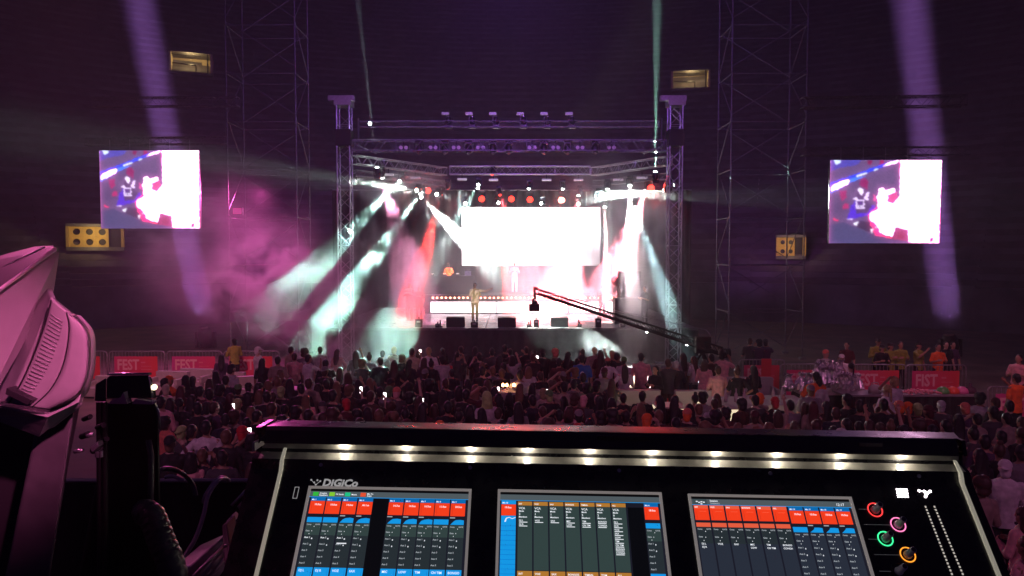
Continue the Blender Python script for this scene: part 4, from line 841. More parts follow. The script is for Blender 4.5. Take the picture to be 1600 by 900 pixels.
# hand placed members of the audience: px, py(head top), variant, top, hair, hair colour, trousers, options
K = dict
CROWD = [
 (366, 526, 'm4', 'yellow', 'cap', 'black', 'black', K(cap='black', rz=.6, Y=25.4, desc='guard in a yellow hi-vis jacket and dark cap behind the barriers')),
 (403, 541, 'm1', 'white', 'cap', 'white', 'white', K(cap='white', rz=-.9, desc='man in white with a white cap walking in front of the fourth banner')),
 (410, 559, 'w1', 'black', 'long', 'black', 'black', K(desc='woman in black with long hair in front of the man in the white cap')),
 (346, 553, 'w4', 'purple', 'long', 'black', 'dark grey', K(desc='woman in dusky purple leaning on the barrier right of the pink banner')),
 (362, 568, 'm5', 'pale grey', 'cap', 'black', 'white', K(cap='black', rz=-.6, desc='man in a pale shirt and dark cap bending beside the right-hand sofa')),
 (434, 556, 'm1', 'beige', 'short', 'black', 'maroon', K(desc='man in beige right of the fourth banner')),
 (455, 541, 'm1', 'beige', 'short', 'black', 'beige', K(desc='tall man in beige at the back, left of the truss tower')),
 (460, 551, 'm2', 'pink', 'short', 'brown', 'black', K(rz=.1, desc='man in a peach shirt seen from behind, left of the truss tower')),
 (482, 553, 'm3', 'white', 'short', 'black', 'white', K(rz=-.7, desc='man in a loose white shirt holding a small phone, next to the peach shirt')),
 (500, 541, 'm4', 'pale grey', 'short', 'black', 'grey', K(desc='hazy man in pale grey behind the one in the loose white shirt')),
 (527, 545, 'w2', 'pink', 'long', 'brown', 'coral', K(desc='hazy woman in pink with arms bent, before the left tower')),
 (531, 573, 'w1', 'white', 'long', 'brown', 'black', K(rz=.1, desc='woman in a strapless white top with long brown hair')),
 (556, 547, 'w5', 'grey', 'long', 'brown', 'grey', K(desc='woman in grey raising one hand in the pale beam')),
 (577, 552, 'w2', 'grey', 'bun', 'brown', 'grey', K(desc='woman in grey with hair in a bun in the pale beam')),
 (598, 547, 'm2', 'pale grey', 'short', 'black', 'grey', K(desc='man in pale grey seen dark against the beam')),
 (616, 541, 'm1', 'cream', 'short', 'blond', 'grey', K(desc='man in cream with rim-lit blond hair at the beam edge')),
 (616, 562, 'w2', 'black', 'long', 'brown', 'black', K(rz=.1, desc='woman in a black strap top with brown hair below the blond man')),
 (640, 561, 'w7', 'navy', 'long', 'black', 'navy', K(desc='woman in navy with thick long dark hair')),
 (644, 543, 'm3', 'cream', 'short', 'brown', 'beige', K(phone=1, desc='man in a yellowish shirt holding a lit phone up')),
 (670, 542, 'm1', 'white', 'short', 'blond', 'grey', K(desc='broad man in white with fair hair, right of the lit phone')),
 (663, 558, 'w1', 'purple', 'long', 'brown', 'purple', K(desc='woman in purple squeezed between the white and yellowish shirts')),
 (674, 562, 'w1', 'black', 'bun', 'black', 'black', K(desc='woman in black with high bun in front of the broad man in white')),
 (691, 543, 'w1', 'black', 'long', 'black', 'black', K(desc='woman in black just right of the broad man in white')),
 (706, 576, 'w4', 'black', 'short', 'black', 'black', K(desc='small dark figure below the red box')),
 (720, 538, 'm1', 'dark grey', 'short', 'black', 'black', K(Y=23.2)), (742, 539, 'w4', 'black', 'long', 'black', 'black', K(Y=22.8)), (769, 543, 'm2', 'dark grey', 'short', 'black', 'black', K()),
 (789, 538, 'm1', 'black', 'short', 'black', 'black', K()), (797, 544, 'm4', 'black', 'short', 'black', 'navy', K()), (822, 541, 'm3', 'black', 'short', 'black', 'black', K()), (833, 551, 'm3', 'black', 'short', 'brown', 'black', K(phone=2, desc='man in black holding a phone sideways in front of the stage')),
 (848, 545, 'm1', 'black', 'backcap', 'black', 'black', K(cap='black')), (867, 545, 'm8', 'black', 'curly', 'coral', 'maroon', K(desc='person in black with bright reddish curly hair')), (888, 549, 'w1', 'black', 'long', 'black', 'black', K()),
 (910, 545, 'm4', 'black', 'short', 'black', 'black', K()), (909, 553, 'm1', 'blue', 'short', 'black', 'navy', K(rz=.0, desc='man in a blue shirt with a white number on its back')), (911, 582, 'm1', 'black', 'short', 'black', 'black', K(desc='dark man standing right below the blue shirt')),
 (929, 542, 'm2', 'beige', 'short', 'blond', 'dark grey', K(rz=.0, desc='man in a sand-coloured shirt with rim-lit fair hair')),
 (957, 547, 'm1', 'black', 'short', 'blond', 'black', K()), (965, 550, 'm1', 'black', 'short', 'black', 'black', K(rz=-.9)), (950, 558, 'w2', 'white', 'cap', 'black', 'white', K(cap='coral', desc='woman in white with a coral cap and very long dark hair')),
 (975, 557, 'm1', 'pale grey', 'backcap', 'black', 'grey', K(cap='green', desc='man in pale grey with a backward green cap')), (976, 569, 'w7', 'white', 'long', 'black', 'grey', K(rz=0., desc='woman in a white top with long black hair, right of the coral cap')),
 (1002, 551, 'm4', 'pink', 'short', 'black', 'black', K(rz=-.4, desc='man in a pink shirt seen half from the side, black trousers')),
 (1024, 571, 'w4', 'black', 'long', 'black', 'black', K(rz=2.4, face=True, desc='woman in black turned back toward the camera')),
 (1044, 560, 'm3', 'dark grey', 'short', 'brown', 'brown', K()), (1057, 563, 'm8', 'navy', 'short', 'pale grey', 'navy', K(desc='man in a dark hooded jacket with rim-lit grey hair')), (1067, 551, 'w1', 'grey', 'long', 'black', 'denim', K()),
 (1084, 556, 'w2', 'white', 'long', 'brown', 'denim', K(rz=.7, desc='woman in white and jeans with long brown hair by the blue beam')), (1101, 561, 'w4', 'pink', 'bob', 'brown', 'denim', K(rz=-.5)), (1111, 552, 'm1', 'brown', 'short', 'black', 'black', K()), (1129, 556, 'm3', 'pink', 'curly', 'black', 'black', K(rz=-.6, Y=21)),
 (1122, 571, 'm2', 'pink', 'short', 'brown', 'black', K(rz=0., desc='broad man in a pale pink shirt with his back turned, by the bar tables')), (1152, 573, 'w2', 'black', 'bun', 'brown', 'pale denim', K(rz=0, desc='woman in black top and pale jeans with a bun')), (1177, 570, 'w7', 'black', 'long', 'black', 'pale denim', K(rz=.3, desc='woman in black top and pale jeans with loose black hair')),
 (1172, 543, 'm2', 'dark grey', 'short', 'brown', 'black', K(Y=24.8, rz=-.4)), (1186, 543, 'w3', 'purple', 'curly', 'black', 'black', K(Y=24.6)), (1196, 546, 'm3', 'purple', 'cap', 'black', 'black', K(cap='dark grey', Y=24.9)),
 (1290, 555, 'm4', 'pale grey', 'cap', 'coral', 'black', K(cap='coral', rz=2.5, Y=21.4, desc='barman with a coral cap behind the silver foil bags')), (1315, 560, 'm1', 'white', 'cap', 'white', 'black', K(cap='white', rz=2.8, Y=21.4, desc='barman in white with a white cap right of the foil bags')),
 (1323, 541, 'm1', 'maroon', 'short', 'black', 'black', K(Y=24.5, rz=2.5, face=True)), (1330, 566, 'w1', 'white', 'ponytail', 'black', 'dark grey', K(rz=.05, desc='woman in a white tee with a ponytail facing the counter')),
 (1275, 580, 'm5', 'orange', 'short', 'black', 'black', K(rz=.1, desc='man in a bright orange jacket in front of the foil bags')), (1280, 590, 'w7', 'pale grey', 'bun', 'black', 'beige', K(rz=0, desc='woman in a pale patterned dress in front of the orange jacket')),
 (1372, 545, 'm4', 'yellow', 'cap', 'black', 'black', K(cap='black', rz=pi - .3, Y=24.4, face=True, desc='guard in a hi-vis vest left of the group behind the red banner')), (1378, 553, 'm2', 'black', 'cap', 'black', 'black', K(cap='black', rz=pi, Y=23.8, face=True, desc='guard in black with crossed yellow straps')),
 (1391, 552, 'm4', 'yellow', 'cap', 'black', 'black', K(cap='black', rz=pi + .4, Y=24.0, face=True, desc='guard in a hi-vis vest, third in the group')), (1407, 550, 'm2', 'yellow', 'short', 'black', 'black', K(rz=pi, Y=24.3, face=True, desc='bare-headed guard in a hi-vis vest with dark beard')),
 (1435, 543, 'm3', 'yellow', 'cap', 'black', 'black', K(cap='black', rz=pi + .5, Y=24.0, face=True, desc='tallest guard in a hi-vis vest, right of the group')), (1466, 549, 'm2', 'orange', 'short', 'black', 'black', K(rz=pi, Y=23.8, face=True, desc='person in a bright orange top behind the red barrier')),
 (1478, 544, 'm1', 'black', 'short', 'black', 'black', K(Y=24.6, rz=pi)), (1489, 550, 'w1', 'purple', 'short', 'black', 'black', K(Y=24.8, rz=pi)),
 (1397, 587, 'm7', 'white', 'short', 'blond', 'white', K(rz=.4, desc='man in white scratching his rim-lit head by the counter')), (1386, 600, 'w2', 'white', 'ponytail', 'blond', 'white', K(rz=.2, desc='woman in white with a bag strap beside the man in white')),
 (1592, 557, 'm2', 'pink', 'short', 'black', 'black', K(rz=2.2, Y=20.5)), (1588, 583, 'm3', 'orange', 'short', 'black', 'black', K(rz=.3, desc='person in an orange jacket at the right edge by the pink banner')),
 # third row and nearer, left block
 (337, 579, 'w1', 'black', 'long', 'black', 'black', K()), (258, 590, 'm1', 'brown', 'short', 'black', 'black', K(rz=-.8)), (264, 586, 'm2', 'orange', 'cap', 'coral', 'maroon', K(cap='orange', desc='person in an orange cap and top right of the black lamp housing')), (259, 600, 'm1', 'cream', 'cap', 'cream', 'beige', K(cap='cream', desc='man in cream with rim-lit cream cap')),
 (290, 587, 'w4', 'black', 'hood', 'black', 'black', K(cap='black')), (301, 587, 'w2', 'maroon', 'long', 'black', 'black', K()), (327, 591, 'w1', 'purple', 'long', 'brown', 'black', K()), (353, 586, 'm8', 'navy', 'short', 'black', 'black', K(desc='broad man in navy in front of the right-hand sofa')),
 (372, 599, 'm1', 'black', 'backcap', 'black', 'black', K(cap='green', desc='man in black with a green cap near the sofas')), (388, 597, 'm3', 'black', 'cap', 'black', 'black', K(cap='black')), (405, 597, 'w1', 'maroon', 'long', 'black', 'black', K()), (266, 621, 'w4', 'purple', 'long', 'black', 'black', K()), (283, 602, 'w1', 'maroon', 'long', 'maroon', 'black', K()), (300, 616, 'w3', 'purple', 'long', 'black', 'black', K()),
 (327, 606, 'm1', 'navy', 'short', 'black', 'navy', K()), (360, 614, 'w1', 'maroon', 'long', 'maroon', 'black', K()), (371, 622, 'm1', 'dark grey', 'backcap', 'lime', 'black', K(cap='lime', desc='man with a tall lime-green cap seen from behind')), (406, 608, 'w2', 'beige', 'bob', 'tan', 'black', K()), (417, 610, 'm1', 'black', 'short', 'black', 'black', K()), (426, 612, 'm2', 'beige', 'short', 'brown', 'black', K()),
 (323, 627, 'm2', 'pale grey', 'cap', 'black', 'grey', K(cap='black', rz=.2, desc='man in a pale tee with a dark cap behind the printed tee')), (335, 627, 'm3', 'purple', 'short', 'brown', 'black', K(rz=-.6, phone=1, desc='man with a lit face holding a phone behind the printed tee')), (322, 656, 'm5', 'white', 'short', 'black', 'denim', K(rz=.05, h=1.04, desc='man in a big white tee with dark print on the back')),
 (258, 651, 'w2', 'coral', 'curly', 'black', 'black', K(desc='woman in a coral top with curly hair right of the lamp housing')), (284, 664, 'm1', 'dark grey', 'backcap', 'lime', 'black', K(cap='lime', rz=-.2, desc='man with a pale lime cap next to the white printed tee')), (298, 690, 'w1', 'pink', 'bob', 'black', 'black', K(Y=10.9)), (366, 642, 'w4', 'beige', 'curly', 'brown', 'black', K()),
 (392, 634, 'w4', 'beige', 'long', 'tan', 'black', K()), (378, 664, 'm6', 'black', 'cap', 'red', 'black', K(cap='red', phone=2, desc='man with a red cap filming with his phone')), (386, 652, 'm1', 'pink', 'short', 'black', 'beige', K(desc='man in a pinkish tee behind the red cap')), (352, 646, 'm1', 'navy', 'short', 'black', 'black', K()), (347, 690, 'm8', 'dark grey', 'short', 'black', 'black', K(Y=10.8)), (393, 702, 'w3', 'maroon', 'bob', 'brown', 'black', K(Y=10.4)), (402, 640, 'm2', 'black', 'short', 'black', 'black', K()), (240, 640, 'm8', 'purple', 'short', 'black', 'black', K()), (252, 618, 'm8', 'pink', 'short', 'black', 'black', K()),
 # nearest row over the console
 (439, 603, 'm8', 'black', 'backcap', 'lime', 'black', K(cap='lime', desc='large man in black with a green knitted cap left of centre')), (425, 628, 'm2', 'beige', 'short', 'brown', 'black', K()), (463, 635, 'w4', 'dark grey', 'curly', 'black', 'black', K()), (470, 598, 'm1', 'black', 'short', 'black', 'black', K()), (478, 616, 'w1', 'pink', 'long', 'tan', 'black', K()), (497, 598, 'w4', 'black', 'long', 'black', 'black', K()),
 (504, 626, 'm1', 'beige', 'cap', 'beige', 'black', K(cap='dark grey', desc='man in beige with a dark cap, rim-lit, left of centre')), (520, 608, 'm8', 'black', 'short', 'black', 'black', K()), (541, 622, 'm1', 'maroon', 'cap', 'red', 'black', K(cap='red', desc='man in dark red with a pinkish red cap, left of centre')), (546, 602, 'm3', 'brown', 'curly', 'tan', 'black', K(phone=1)), (558, 640, 'w1', 'dark grey', 'curly', 'black', 'black', K()), (573, 602, 'm1', 'black', 'short', 'black', 'black', K()),
 (580, 610, 'm3', 'brown', 'short', 'brown', 'black', K(phone=1)), (594, 604, 'w1', 'black', 'short', 'black', 'black', K()), (608, 602, 'm1', 'grey', 'backcap', 'green', 'grey', K(cap='green', desc='man in grey with a dark green cap near the beam')), (620, 604, 'm1', 'dark grey', 'cap', 'pink', 'black', K(cap='coral', desc='man in dark grey with a pinkish cap near the beam')), (640, 598, 'm4', 'black', 'hood', 'black', 'black', K(cap='black', rz=-.8, desc='hooded man in black turned sideways, before the left of the stage')), (611, 628, 'w1', 'maroon', 'curly', 'brown', 'black', K()), (633, 638, 'w4', 'pink', 'bun', 'black', 'black', K()), (636, 646, 'm1', 'white', 'backcap', 'maroon', 'black', K(cap='maroon', Y=12.4)),
 (645, 654, 'm1', 'coral', 'cap', 'coral', 'black', K(cap='coral', Y=12.1, desc='person in a coral cap just over the console, left of centre')), (655, 618, 'w3', 'black', 'long', 'brown', 'black', K(phone=2)), (662, 628, 'w1', 'maroon', 'long', 'black', 'black', K()), (676, 645, 'w4', 'pink', 'hood', 'pink', 'black', K(cap='pale grey', Y=12.6)), (687, 651, 'm6', 'maroon', 'cap', 'coral', 'black', K(cap='orange', phone=2, Y=12.3, desc='man in an orange cap filming with raised phone just over the console')), (692, 608, 'w1', 'black', 'long', 'black', 'black', K()), (700, 626, 'm1', 'black', 'short', 'black', 'black', K()),
 (717, 602, 'w1', 'beige', 'bob', 'black', 'black', K()), (729, 607, 'm8', 'black', 'short', 'black', 'black', K(desc='broad man in black left of the light green hood')), (743, 600, 'w2', 'beige', 'long', 'tan', 'black', K()), (752, 636, 'w1', 'black', 'long', 'black', 'black', K()), (760, 612, 'm8', 'pale grey', 'hood', 'lime', 'grey', K(cap='lime', desc='person in a light hoodie with a pale green hood up')), (758, 650, 'm1', 'brown', 'short', 'black', 'black', K(Y=12.4)), (773, 603, 'w3', 'black', 'long', 'black', 'black', K(phone=1)), (731, 652, 'w4', 'pale grey', 'cap', 'grey', 'black', K(cap='grey', Y=12.2)),
 (796, 612, 'w4', 'black', 'bob', 'black', 'black', K()), (809, 627, 'w1', 'grey', 'long', 'black', 'black', K()), (824, 655, 'm1', 'coral', 'backcap', 'orange', 'black', K(cap='orange', Y=12.2, desc='person in an orange cap just over the console, centre')), (832, 616, 'w1', 'navy', 'short', 'black', 'black', K()), (849, 606, 'm3', 'beige', 'cap', 'olive', 'black', K(cap='olive', phone=1)), (858, 608, 'm8', 'black', 'backcap', 'lime', 'black', K(cap='green', desc='large man in black with a mossy green cap, centre')), (880, 618, 'w1', 'black', 'long', 'black', 'black', K()), (889, 634, 'w4', 'pink', 'bob', 'brown', 'black', K()),
 (898, 615, 'w1', 'maroon', 'curly', 'brown', 'black', K()), (912, 617, 'w1', 'dark grey', 'cap', 'pink', 'black', K(cap='pink')), (902, 655, 'm1', 'red', 'backcap', 'red', 'black', K(cap='red', Y=12.2, desc='person in a pink and red cap just over the console')), (934, 617, 'w1', 'black', 'long', 'black', 'black', K()), (946, 661, 'm1', 'coral', 'cap', 'coral', 'black', K(cap='coral', Y=12.0, desc='head with a pale coral cap barely showing over the console')), (956, 620, 'w4', 'black', 'bob', 'black', 'black', K()), (974, 614, 'w1', 'black', 'short', 'black', 'black', K()),
 (1004, 610, 'm8', 'black', 'short', 'black', 'black', K(desc='broad man in black right of the women in white tops')), (1011, 645, 'm6', 'black', 'cap', 'orange', 'black', K(cap='orange', desc='man in an orange cap with hands raised over the console')), (1030, 617, 'w1', 'black', 'long', 'black', 'black', K()), (1055, 617, 'w1', 'black', 'long', 'black', 'brown', K()), (1074, 637, 'm8', 'black', 'cap', 'orange', 'black', K(cap='coral', desc='man in black with a coral cap before the glowing table')), (1077, 630, 'w1', 'brown', 'long', 'black', 'black', K()), (1086, 615, 'w4', 'beige', 'bun', 'black', 'beige', K(rz=.1, desc='woman with a top knot in front of the glowing table')), (1120, 614, 'w1', 'beige', 'long', 'brown', 'beige', K(desc='woman in beige with long hair in front of the glowing table')),
 (1135, 637, 'w1', 'maroon', 'curly', 'black', 'black', K()), (1158, 623, 'w4', 'brown', 'curly', 'black', 'black', K()), (1180, 616, 'm1', 'dark grey', 'short', 'black', 'black', K(rz=0., desc='dark-haired man in a dark tee, rim-lit, right of the glowing table')), (1187, 613, 'm3', 'beige', 'backcap', 'orange', 'black', K(cap='orange')), (1211, 619, 'w1', 'black', 'cap', 'red', 'black', K(cap='red', desc='woman in black with a red cap left of the grey tee')), (1235, 624, 'm1', 'grey', 'short', 'black', 'beige', K(rz=0., desc='man in a plain grey tee with both arms down')), (1258, 628, 'w4', 'brown', 'bob', 'brown', 'black', K()), (1271, 626, 'w1', 'beige', 'long', 'maroon', 'black', K()),
 (1291, 626, 'w1', 'brown', 'long', 'black', 'black', K()), (1324, 614, 'm8', 'black', 'short', 'black', 'black', K(h=1.08, desc='very broad man in black below the woman in the white tee')), (1344, 624, 'm8', 'black', 'short', 'black', 'black', K()), (1303, 655, 'w1', 'grey', 'short', 'black', 'black', K(Y=12.4)), (1315, 668, 'm1', 'pink', 'cap', 'pale grey', 'black', K(cap='pale grey', Y=11.6)), (1381, 622, 'm1', 'black', 'short', 'black', 'black', K()), (1375, 636, 'w3', 'coral', 'curly', 'brown', 'black', K()), (1358, 655, 'w1', 'maroon', 'long', 'brown', 'black', K()),
 (1405, 625, 'm6', 'maroon', 'cap', 'orange', 'black', K(cap='coral', desc='man in a salmon cap pointing, right of the broad man')), (1419, 627, 'm1', 'black', 'cap', 'orange', 'black', K(cap='orange')), (1434, 629, 'm8', 'black', 'backcap', 'lime', 'black', K(cap='lime', desc='man with a lime cap below the black counter')), (1451, 632, 'm1', 'maroon', 'backcap', 'maroon', 'black', K(cap='maroon')), (1471, 625, 'm8', 'dark grey', 'backcap', 'pale grey', 'black', K(cap='pale grey', desc='man in dark grey with a pale cap below the black counter')), (1508, 628, 'w1', 'purple', 'cap', 'coral', 'black', K(cap='coral')),
 (1532, 614, 'm8', 'pale grey', 'curly', 'black', 'beige', K(rz=-.7, desc='curly-haired man in a pale shirt right of the counter')), (1578, 625, 'm2', 'black', 'short', 'black', 'black', K()), (1527, 645, 'm7', 'beige', 'short', 'black', 'black', K()), (1552, 634, 'm8', 'dark grey', 'short', 'black', 'black', K()), (1573, 644, 'm2', 'beige', 'short', 'black', 'beige', K(rz=.2)), (1597, 650, 'w4', 'pink', 'bob', 'brown', 'black', K()), (1497, 646, 'w4', 'purple', 'long', 'black', 'black', K()), (1478, 655, 'm1', 'black', 'short', 'black', 'black', K()), (1540, 678, 'm8', 'purple', 'short', 'black', 'black', K()), (1562, 692, 'w4', 'black', 'bun', 'brown', 'black', K()), (1565, 672, 'm8', 'dark grey', 'short', 'black', 'black', K()),
 (1571, 717, 'm4', 'white', 'backcap', 'white', 'navy', K(cap='white', rz=-.5, desc='person in white with a white cap at the right edge below the others')), (1596, 694, 'm2', 'grey', 'short', 'black', 'black', K()), (1530, 700, 'w1', 'black', 'long', 'black', 'black', K()), (1600, 775, 'w4', 'pink', 'bob', 'brown', 'black', K(Y=8.6)), (1606, 835, 'w2', 'pink', 'long', 'brown', 'maroon', K(Y=7.4)),
]
random.seed(21)
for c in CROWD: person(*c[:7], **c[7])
# printed marks on shirts
def mark(desc, s, size, z, m, x=0): 
    t = next(q_['o'] for q_ in PEOPLE if q_['desc'] and q_['desc'].startswith(desc)); text(s, size, m, frame(Vector((x, -.152, z)), (1, 0, 0), (0, 0, 1)), t, 'back_print', 'CENTER', .004)
mark('man in a blue shirt', '8', .24, 1.14, mat('white_print', (.8, .8, .8), .7))
t = next(q_['o'] for q_ in PEOPLE if q_['desc'] and q_['desc'].startswith('man in a big white tee'))
for z_ in (1.27, 1.04): MB().slab([(-.07, -.152, z_), (-.03, -.156, z_ + .07), (.04, -.154, z_ + .09), (.08, -.152, z_ + .02), (.05, -.15, z_ - .06), (-.02, -.15, z_ - .08)], (0, .03, 0)).build('back_print', mat('dark_print', (.08, .06, .09), .8), t)
# fill the gaps between the rows
random.seed(11)
def rnd(px0, px1, py0, py1, n):
    k = tries = 0
    while k < n and tries < 4000:
        tries += 1; px = random.uniform(px0, px1); py = random.uniform(py0, py1)
        sep = (py - 398) * .06
        if any(abs(q_['px'] - px) < sep and abs(q_['o'].location.y - 3269 / (py - 398)) < 1.2 for q_ in PEOPLE): continue
        v = random.choice(['m1', 'm2', 'm8', 'm4', 'w1', 'w2', 'w4', 'w7', 'w5', 'w6', 'm6', 'm3', 'w3', 'm7', 'm1']); tp = random.choice(['black', 'black', 'black', 'navy', 'dark grey', 'maroon', 'grey', 'beige', 'black', 'pale grey'])
        hr = random.choice(['long', 'long', 'bob', 'bun', 'curly', 'ponytail']) if v[0] == 'w' else random.choice(['short', 'short', 'short', 'curly', 'backcap'])
        person(px, py, v, tp, hr, random.choice(['black', 'black', 'brown', 'tan']), random.choice(['black', 'denim', 'dark grey']), cap=random.choice(['grey', 'maroon', 'black']) if hr == 'backcap' else None); k += 1
rnd(250, 420, 592, 700, 12); rnd(420, 720, 590, 655, 24); rnd(700, 960, 590, 655, 22); rnd(700, 960, 540, 585, 18); rnd(960, 1300, 600, 660, 16); rnd(1300, 1520, 634, 664, 8); rnd(1520, 1600, 620, 760, 5); rnd(430, 700, 540, 590, 12)
# labels that single each person out
def where(q_):
    px, Y = q_['px'], q_['Y']; r = 'at the back' if Y > 19.5 else 'in the middle rows' if Y > 14.5 else 'in the near rows'
    for lim, s_ in ((345, 'left of the sofas' if Y > 14.5 else 'right of the lamp housing'), (440, 'below the FEST banners'), (560, 'before the left tower'), (660, 'in the pale beam'), (740, 'left of the singer'), (830, 'under the singer'), (900, 'under the crane camera'), (1000, 'right of the crane camera'), (1100, 'before the right tower'), (1230, 'by the glowing tables'), (1370, 'before the foil counter'), (1510, 'before the long counter'), (9999, 'right of the console')):
        if px < lim: return s_, r
HN = {'short': 'short {} hair', 'long': 'long {} hair', 'bob': '{} bobbed hair', 'bun': 'a {} bun', 'ponytail': 'a {} ponytail', 'curly': 'curly {} hair', 'cap': 'a {} cap', 'backcap': 'a backward {} cap', 'hood': 'a {} hood', 'beanie': 'a {} beanie', 'hat': 'a {} hat'}
lab = {}
for i, q_ in enumerate(PEOPLE):
    if q_['desc']: L_ = q_['desc']
    else:
        s_, r = where(q_); hc = (q_['cap'] or q_['hcol']) if q_['hair'] in UNDER else q_['hcol']
        hc = {'black': 'dark'}.get(hc, hc)
        L_ = f"{'woman' if q_['var'][0] == 'w' else 'man'} in {q_['top']} with {HN[q_['hair']].format(hc)} {s_}, {r}"
    lab.setdefault(L_, []).append(q_)
ORD = ['leftmost', 'second', 'third', 'fourth', 'fifth', 'sixth', 'seventh', 'eighth']
for L_, qs in lab.items():
    if len(qs) == 1: qs[0]['label'] = L_
    else:
        for k, q_ in enumerate(sorted(qs, key=lambda a: a['px'])): q_['label'] = (('leftmost ' if k == 0 else 'rightmost ' if k == len(qs) - 1 else ORD[k] + ' ') + L_)
for q_ in PEOPLE:
    q_['label'] = ' '.join(q_['label'].split()[:16])
    q_['o']['label'] = q_['label']
    if q_['z'] == 0: q_['o']['group'] = 'people in the festival crowd'
    else: q_['o']['group'] = 'performers on the stage'
    if 'ph' in q_:
        base_ = q_['label'].split(' with ')[0].split(' holding ')[0].split(' filming ')[0]; s_, r = where(q_)
        q_['ph']['label'] = ' '.join(f'lit phone held by the {base_} {s_} {r}'.split()[:16])
# ------------------------------------------------------------------ mixing console
bpy.context.view_layer.update()
EX = Vector((1, -.008, -.0168)).normalized(); EY = Vector((0, 1, 0)); EY = (EY - EX * EY.dot(EX)).normalized(); EZ = EX.cross(EY)
O = P(812, 740, 1.57); TIL = R(47.5); ct, st_ = math.cos(TIL), math.sin(TIL)
VD = EY * ct + EZ * st_; ND = EX.cross(VD)
def pv(px, py):
    d = P(px, py, 1.0) - Vector((0, 0, CAMZ)); t_ = (O - Vector((0, 0, CAMZ))).dot(ND) / d.dot(ND); q_ = Vector((0, 0, CAMZ)) + d * t_ - O
    return q_.dot(EX), q_.dot(VD)
def row(py, Y):
    q_ = P(812, py, Y) - O; return q_.dot(EY), q_.dot(EZ)
con = empty('mixing_console', O, 0, 'large black digital mixing console with three lit touch screens and a row of strip lights', 'mixing console')
con.rotation_euler = Matrix((EX, EY, EZ)).transposed().to_euler()
PANEL = Matrix.Rotation(TIL, 4, 'X')             # local frame of the sloping face: x right, y up the slope, z out
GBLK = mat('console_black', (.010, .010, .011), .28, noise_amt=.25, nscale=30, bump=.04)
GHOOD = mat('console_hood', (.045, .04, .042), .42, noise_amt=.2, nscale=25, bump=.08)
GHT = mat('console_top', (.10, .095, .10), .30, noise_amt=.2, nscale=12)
BONE = mat('bone_trim', (.75, .70, .58), .5, emit=.22, ecol=(1, .93, .72))  # faint emission put in so the trim stays bright in the dark
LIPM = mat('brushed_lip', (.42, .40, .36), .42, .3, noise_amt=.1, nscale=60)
BEZ = mat('screen_bezel', (.62, .56, .52), .45, .0, emit=.16, ecol=(1, .9, .85))  # slight emission put in so the bezel shows brighter
UL = pv(436, 740)[0]; UR = pv(1501, 745)[0]; XL = UL - .052; XR = UR + .012
pA = row(724, 1.580); pB = row(713, 1.604); pC = row(707.5, 1.608); pD = (pC[0], row(700, 1.590)[1] + .004); pE = (row(700, 1.590)[0] + .001, pD[1]); pE2 = row(700, 1.590); pF = row(675, 1.600); pG = row(662.5, 1.690)
low = (-.62 * ct, -.62 * st_)
prof = [low, (-.004, -.004), (0, 0), pA, pB, pC, pD, pE, pE2, pF, pG, (pG[0] + .02, pG[1] - .05), (pG[0] + .02, -.75), (low[0], -.75)]
def strip_(name, a, b, m, x0=XL, x1=XR, par=con, lift=0):
    mb = MB(); mb.add([(x0, a[0], a[1]), (x1, a[0], a[1]), (x1, b[0], b[1]), (x0, b[0], b[1])], [(0, 1, 2, 3)]); return mb.build(name, m, par)
for nm, i, m in (('lower_fascia', 2, GBLK), ('light_lip', 3, LIPM), ('groove', 4, GBLK), ('light_wall', 5, LIPM), ('hood_underside', 6, GBLK)): strip_(nm, prof[i], prof[i + 1], m)
strip_('sloping_face', prof[0], prof[2], GBLK)
hm = MB(); hp = [(pE[0], pE[1]), pE2, (pF[0], pF[1] - .006), (pF[0] + .006, pF[1]), (pG[0] - .008, pG[1]), (pG[0], pG[1] - .006), (pG[0], pD[1])]
N = 40; vs = []
for i in range(N + 1):
    xx = XL + .01 + (XR - XL - .02) * i / N
    for k, (y_, z_) in enumerate(hp): vs.append((xx, y_, z_))
nn = len(hp); hm.add(vs, [(i * nn + k, i * nn + (k + 1) % nn, (i + 1) * nn + (k + 1) % nn, (i + 1) * nn + k) for i in range(N) for k in range(nn)] + [tuple(range(nn)), tuple(range(N * nn, N * nn + nn))[::-1]])
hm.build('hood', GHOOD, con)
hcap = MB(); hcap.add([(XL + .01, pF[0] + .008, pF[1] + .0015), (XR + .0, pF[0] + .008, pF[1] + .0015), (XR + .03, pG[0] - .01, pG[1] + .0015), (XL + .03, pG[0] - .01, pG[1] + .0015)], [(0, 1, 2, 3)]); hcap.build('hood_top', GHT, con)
MB().slab([(XL - .012, pF[0] - .02, pF[1] - .03), (XL + .03, pG[0], pG[1] + .002), (XL + .03, pG[0], pG[1] - .02), (XL - .012, pF[0] - .02, pF[1] - .05)], (.006, 0, .003)).build('hood_end_edge', mat('polished_edge', (.5, .45, .48), .3, .4), con)
for x0, x1 in ((XL - .012, XL), (XR, XR + .008)):
    MB().slab([(x0, y_, z_) for y_, z_ in prof[:10] + prof[10:]], (x1 - x0, 0, 0)).build('end_cheek', GBLK, con)
MB().box((XL, .1, -.80), (XR, .16, -.3)).build('back_panel', GBLK, con)
a_, b_ = pv(1010, 685)[0], pv(930, 685)[0]
MB().box((b_, pF[0] - .007, pF[1] - .012), (a_, pF[0] - .0005, pF[1] - .004)).build('tape', BLACK, con)
u0_ = pv(1330, 690)[0]; MB().box((u0_, pF[0] - .0072, pF[1] - .016), (u0_ + .05, pF[0] - .0005, pF[1] - .008)).build('tape', mat('white_tape', (.10, .09, .08), .8, noise_amt=.3, nscale=60), con)
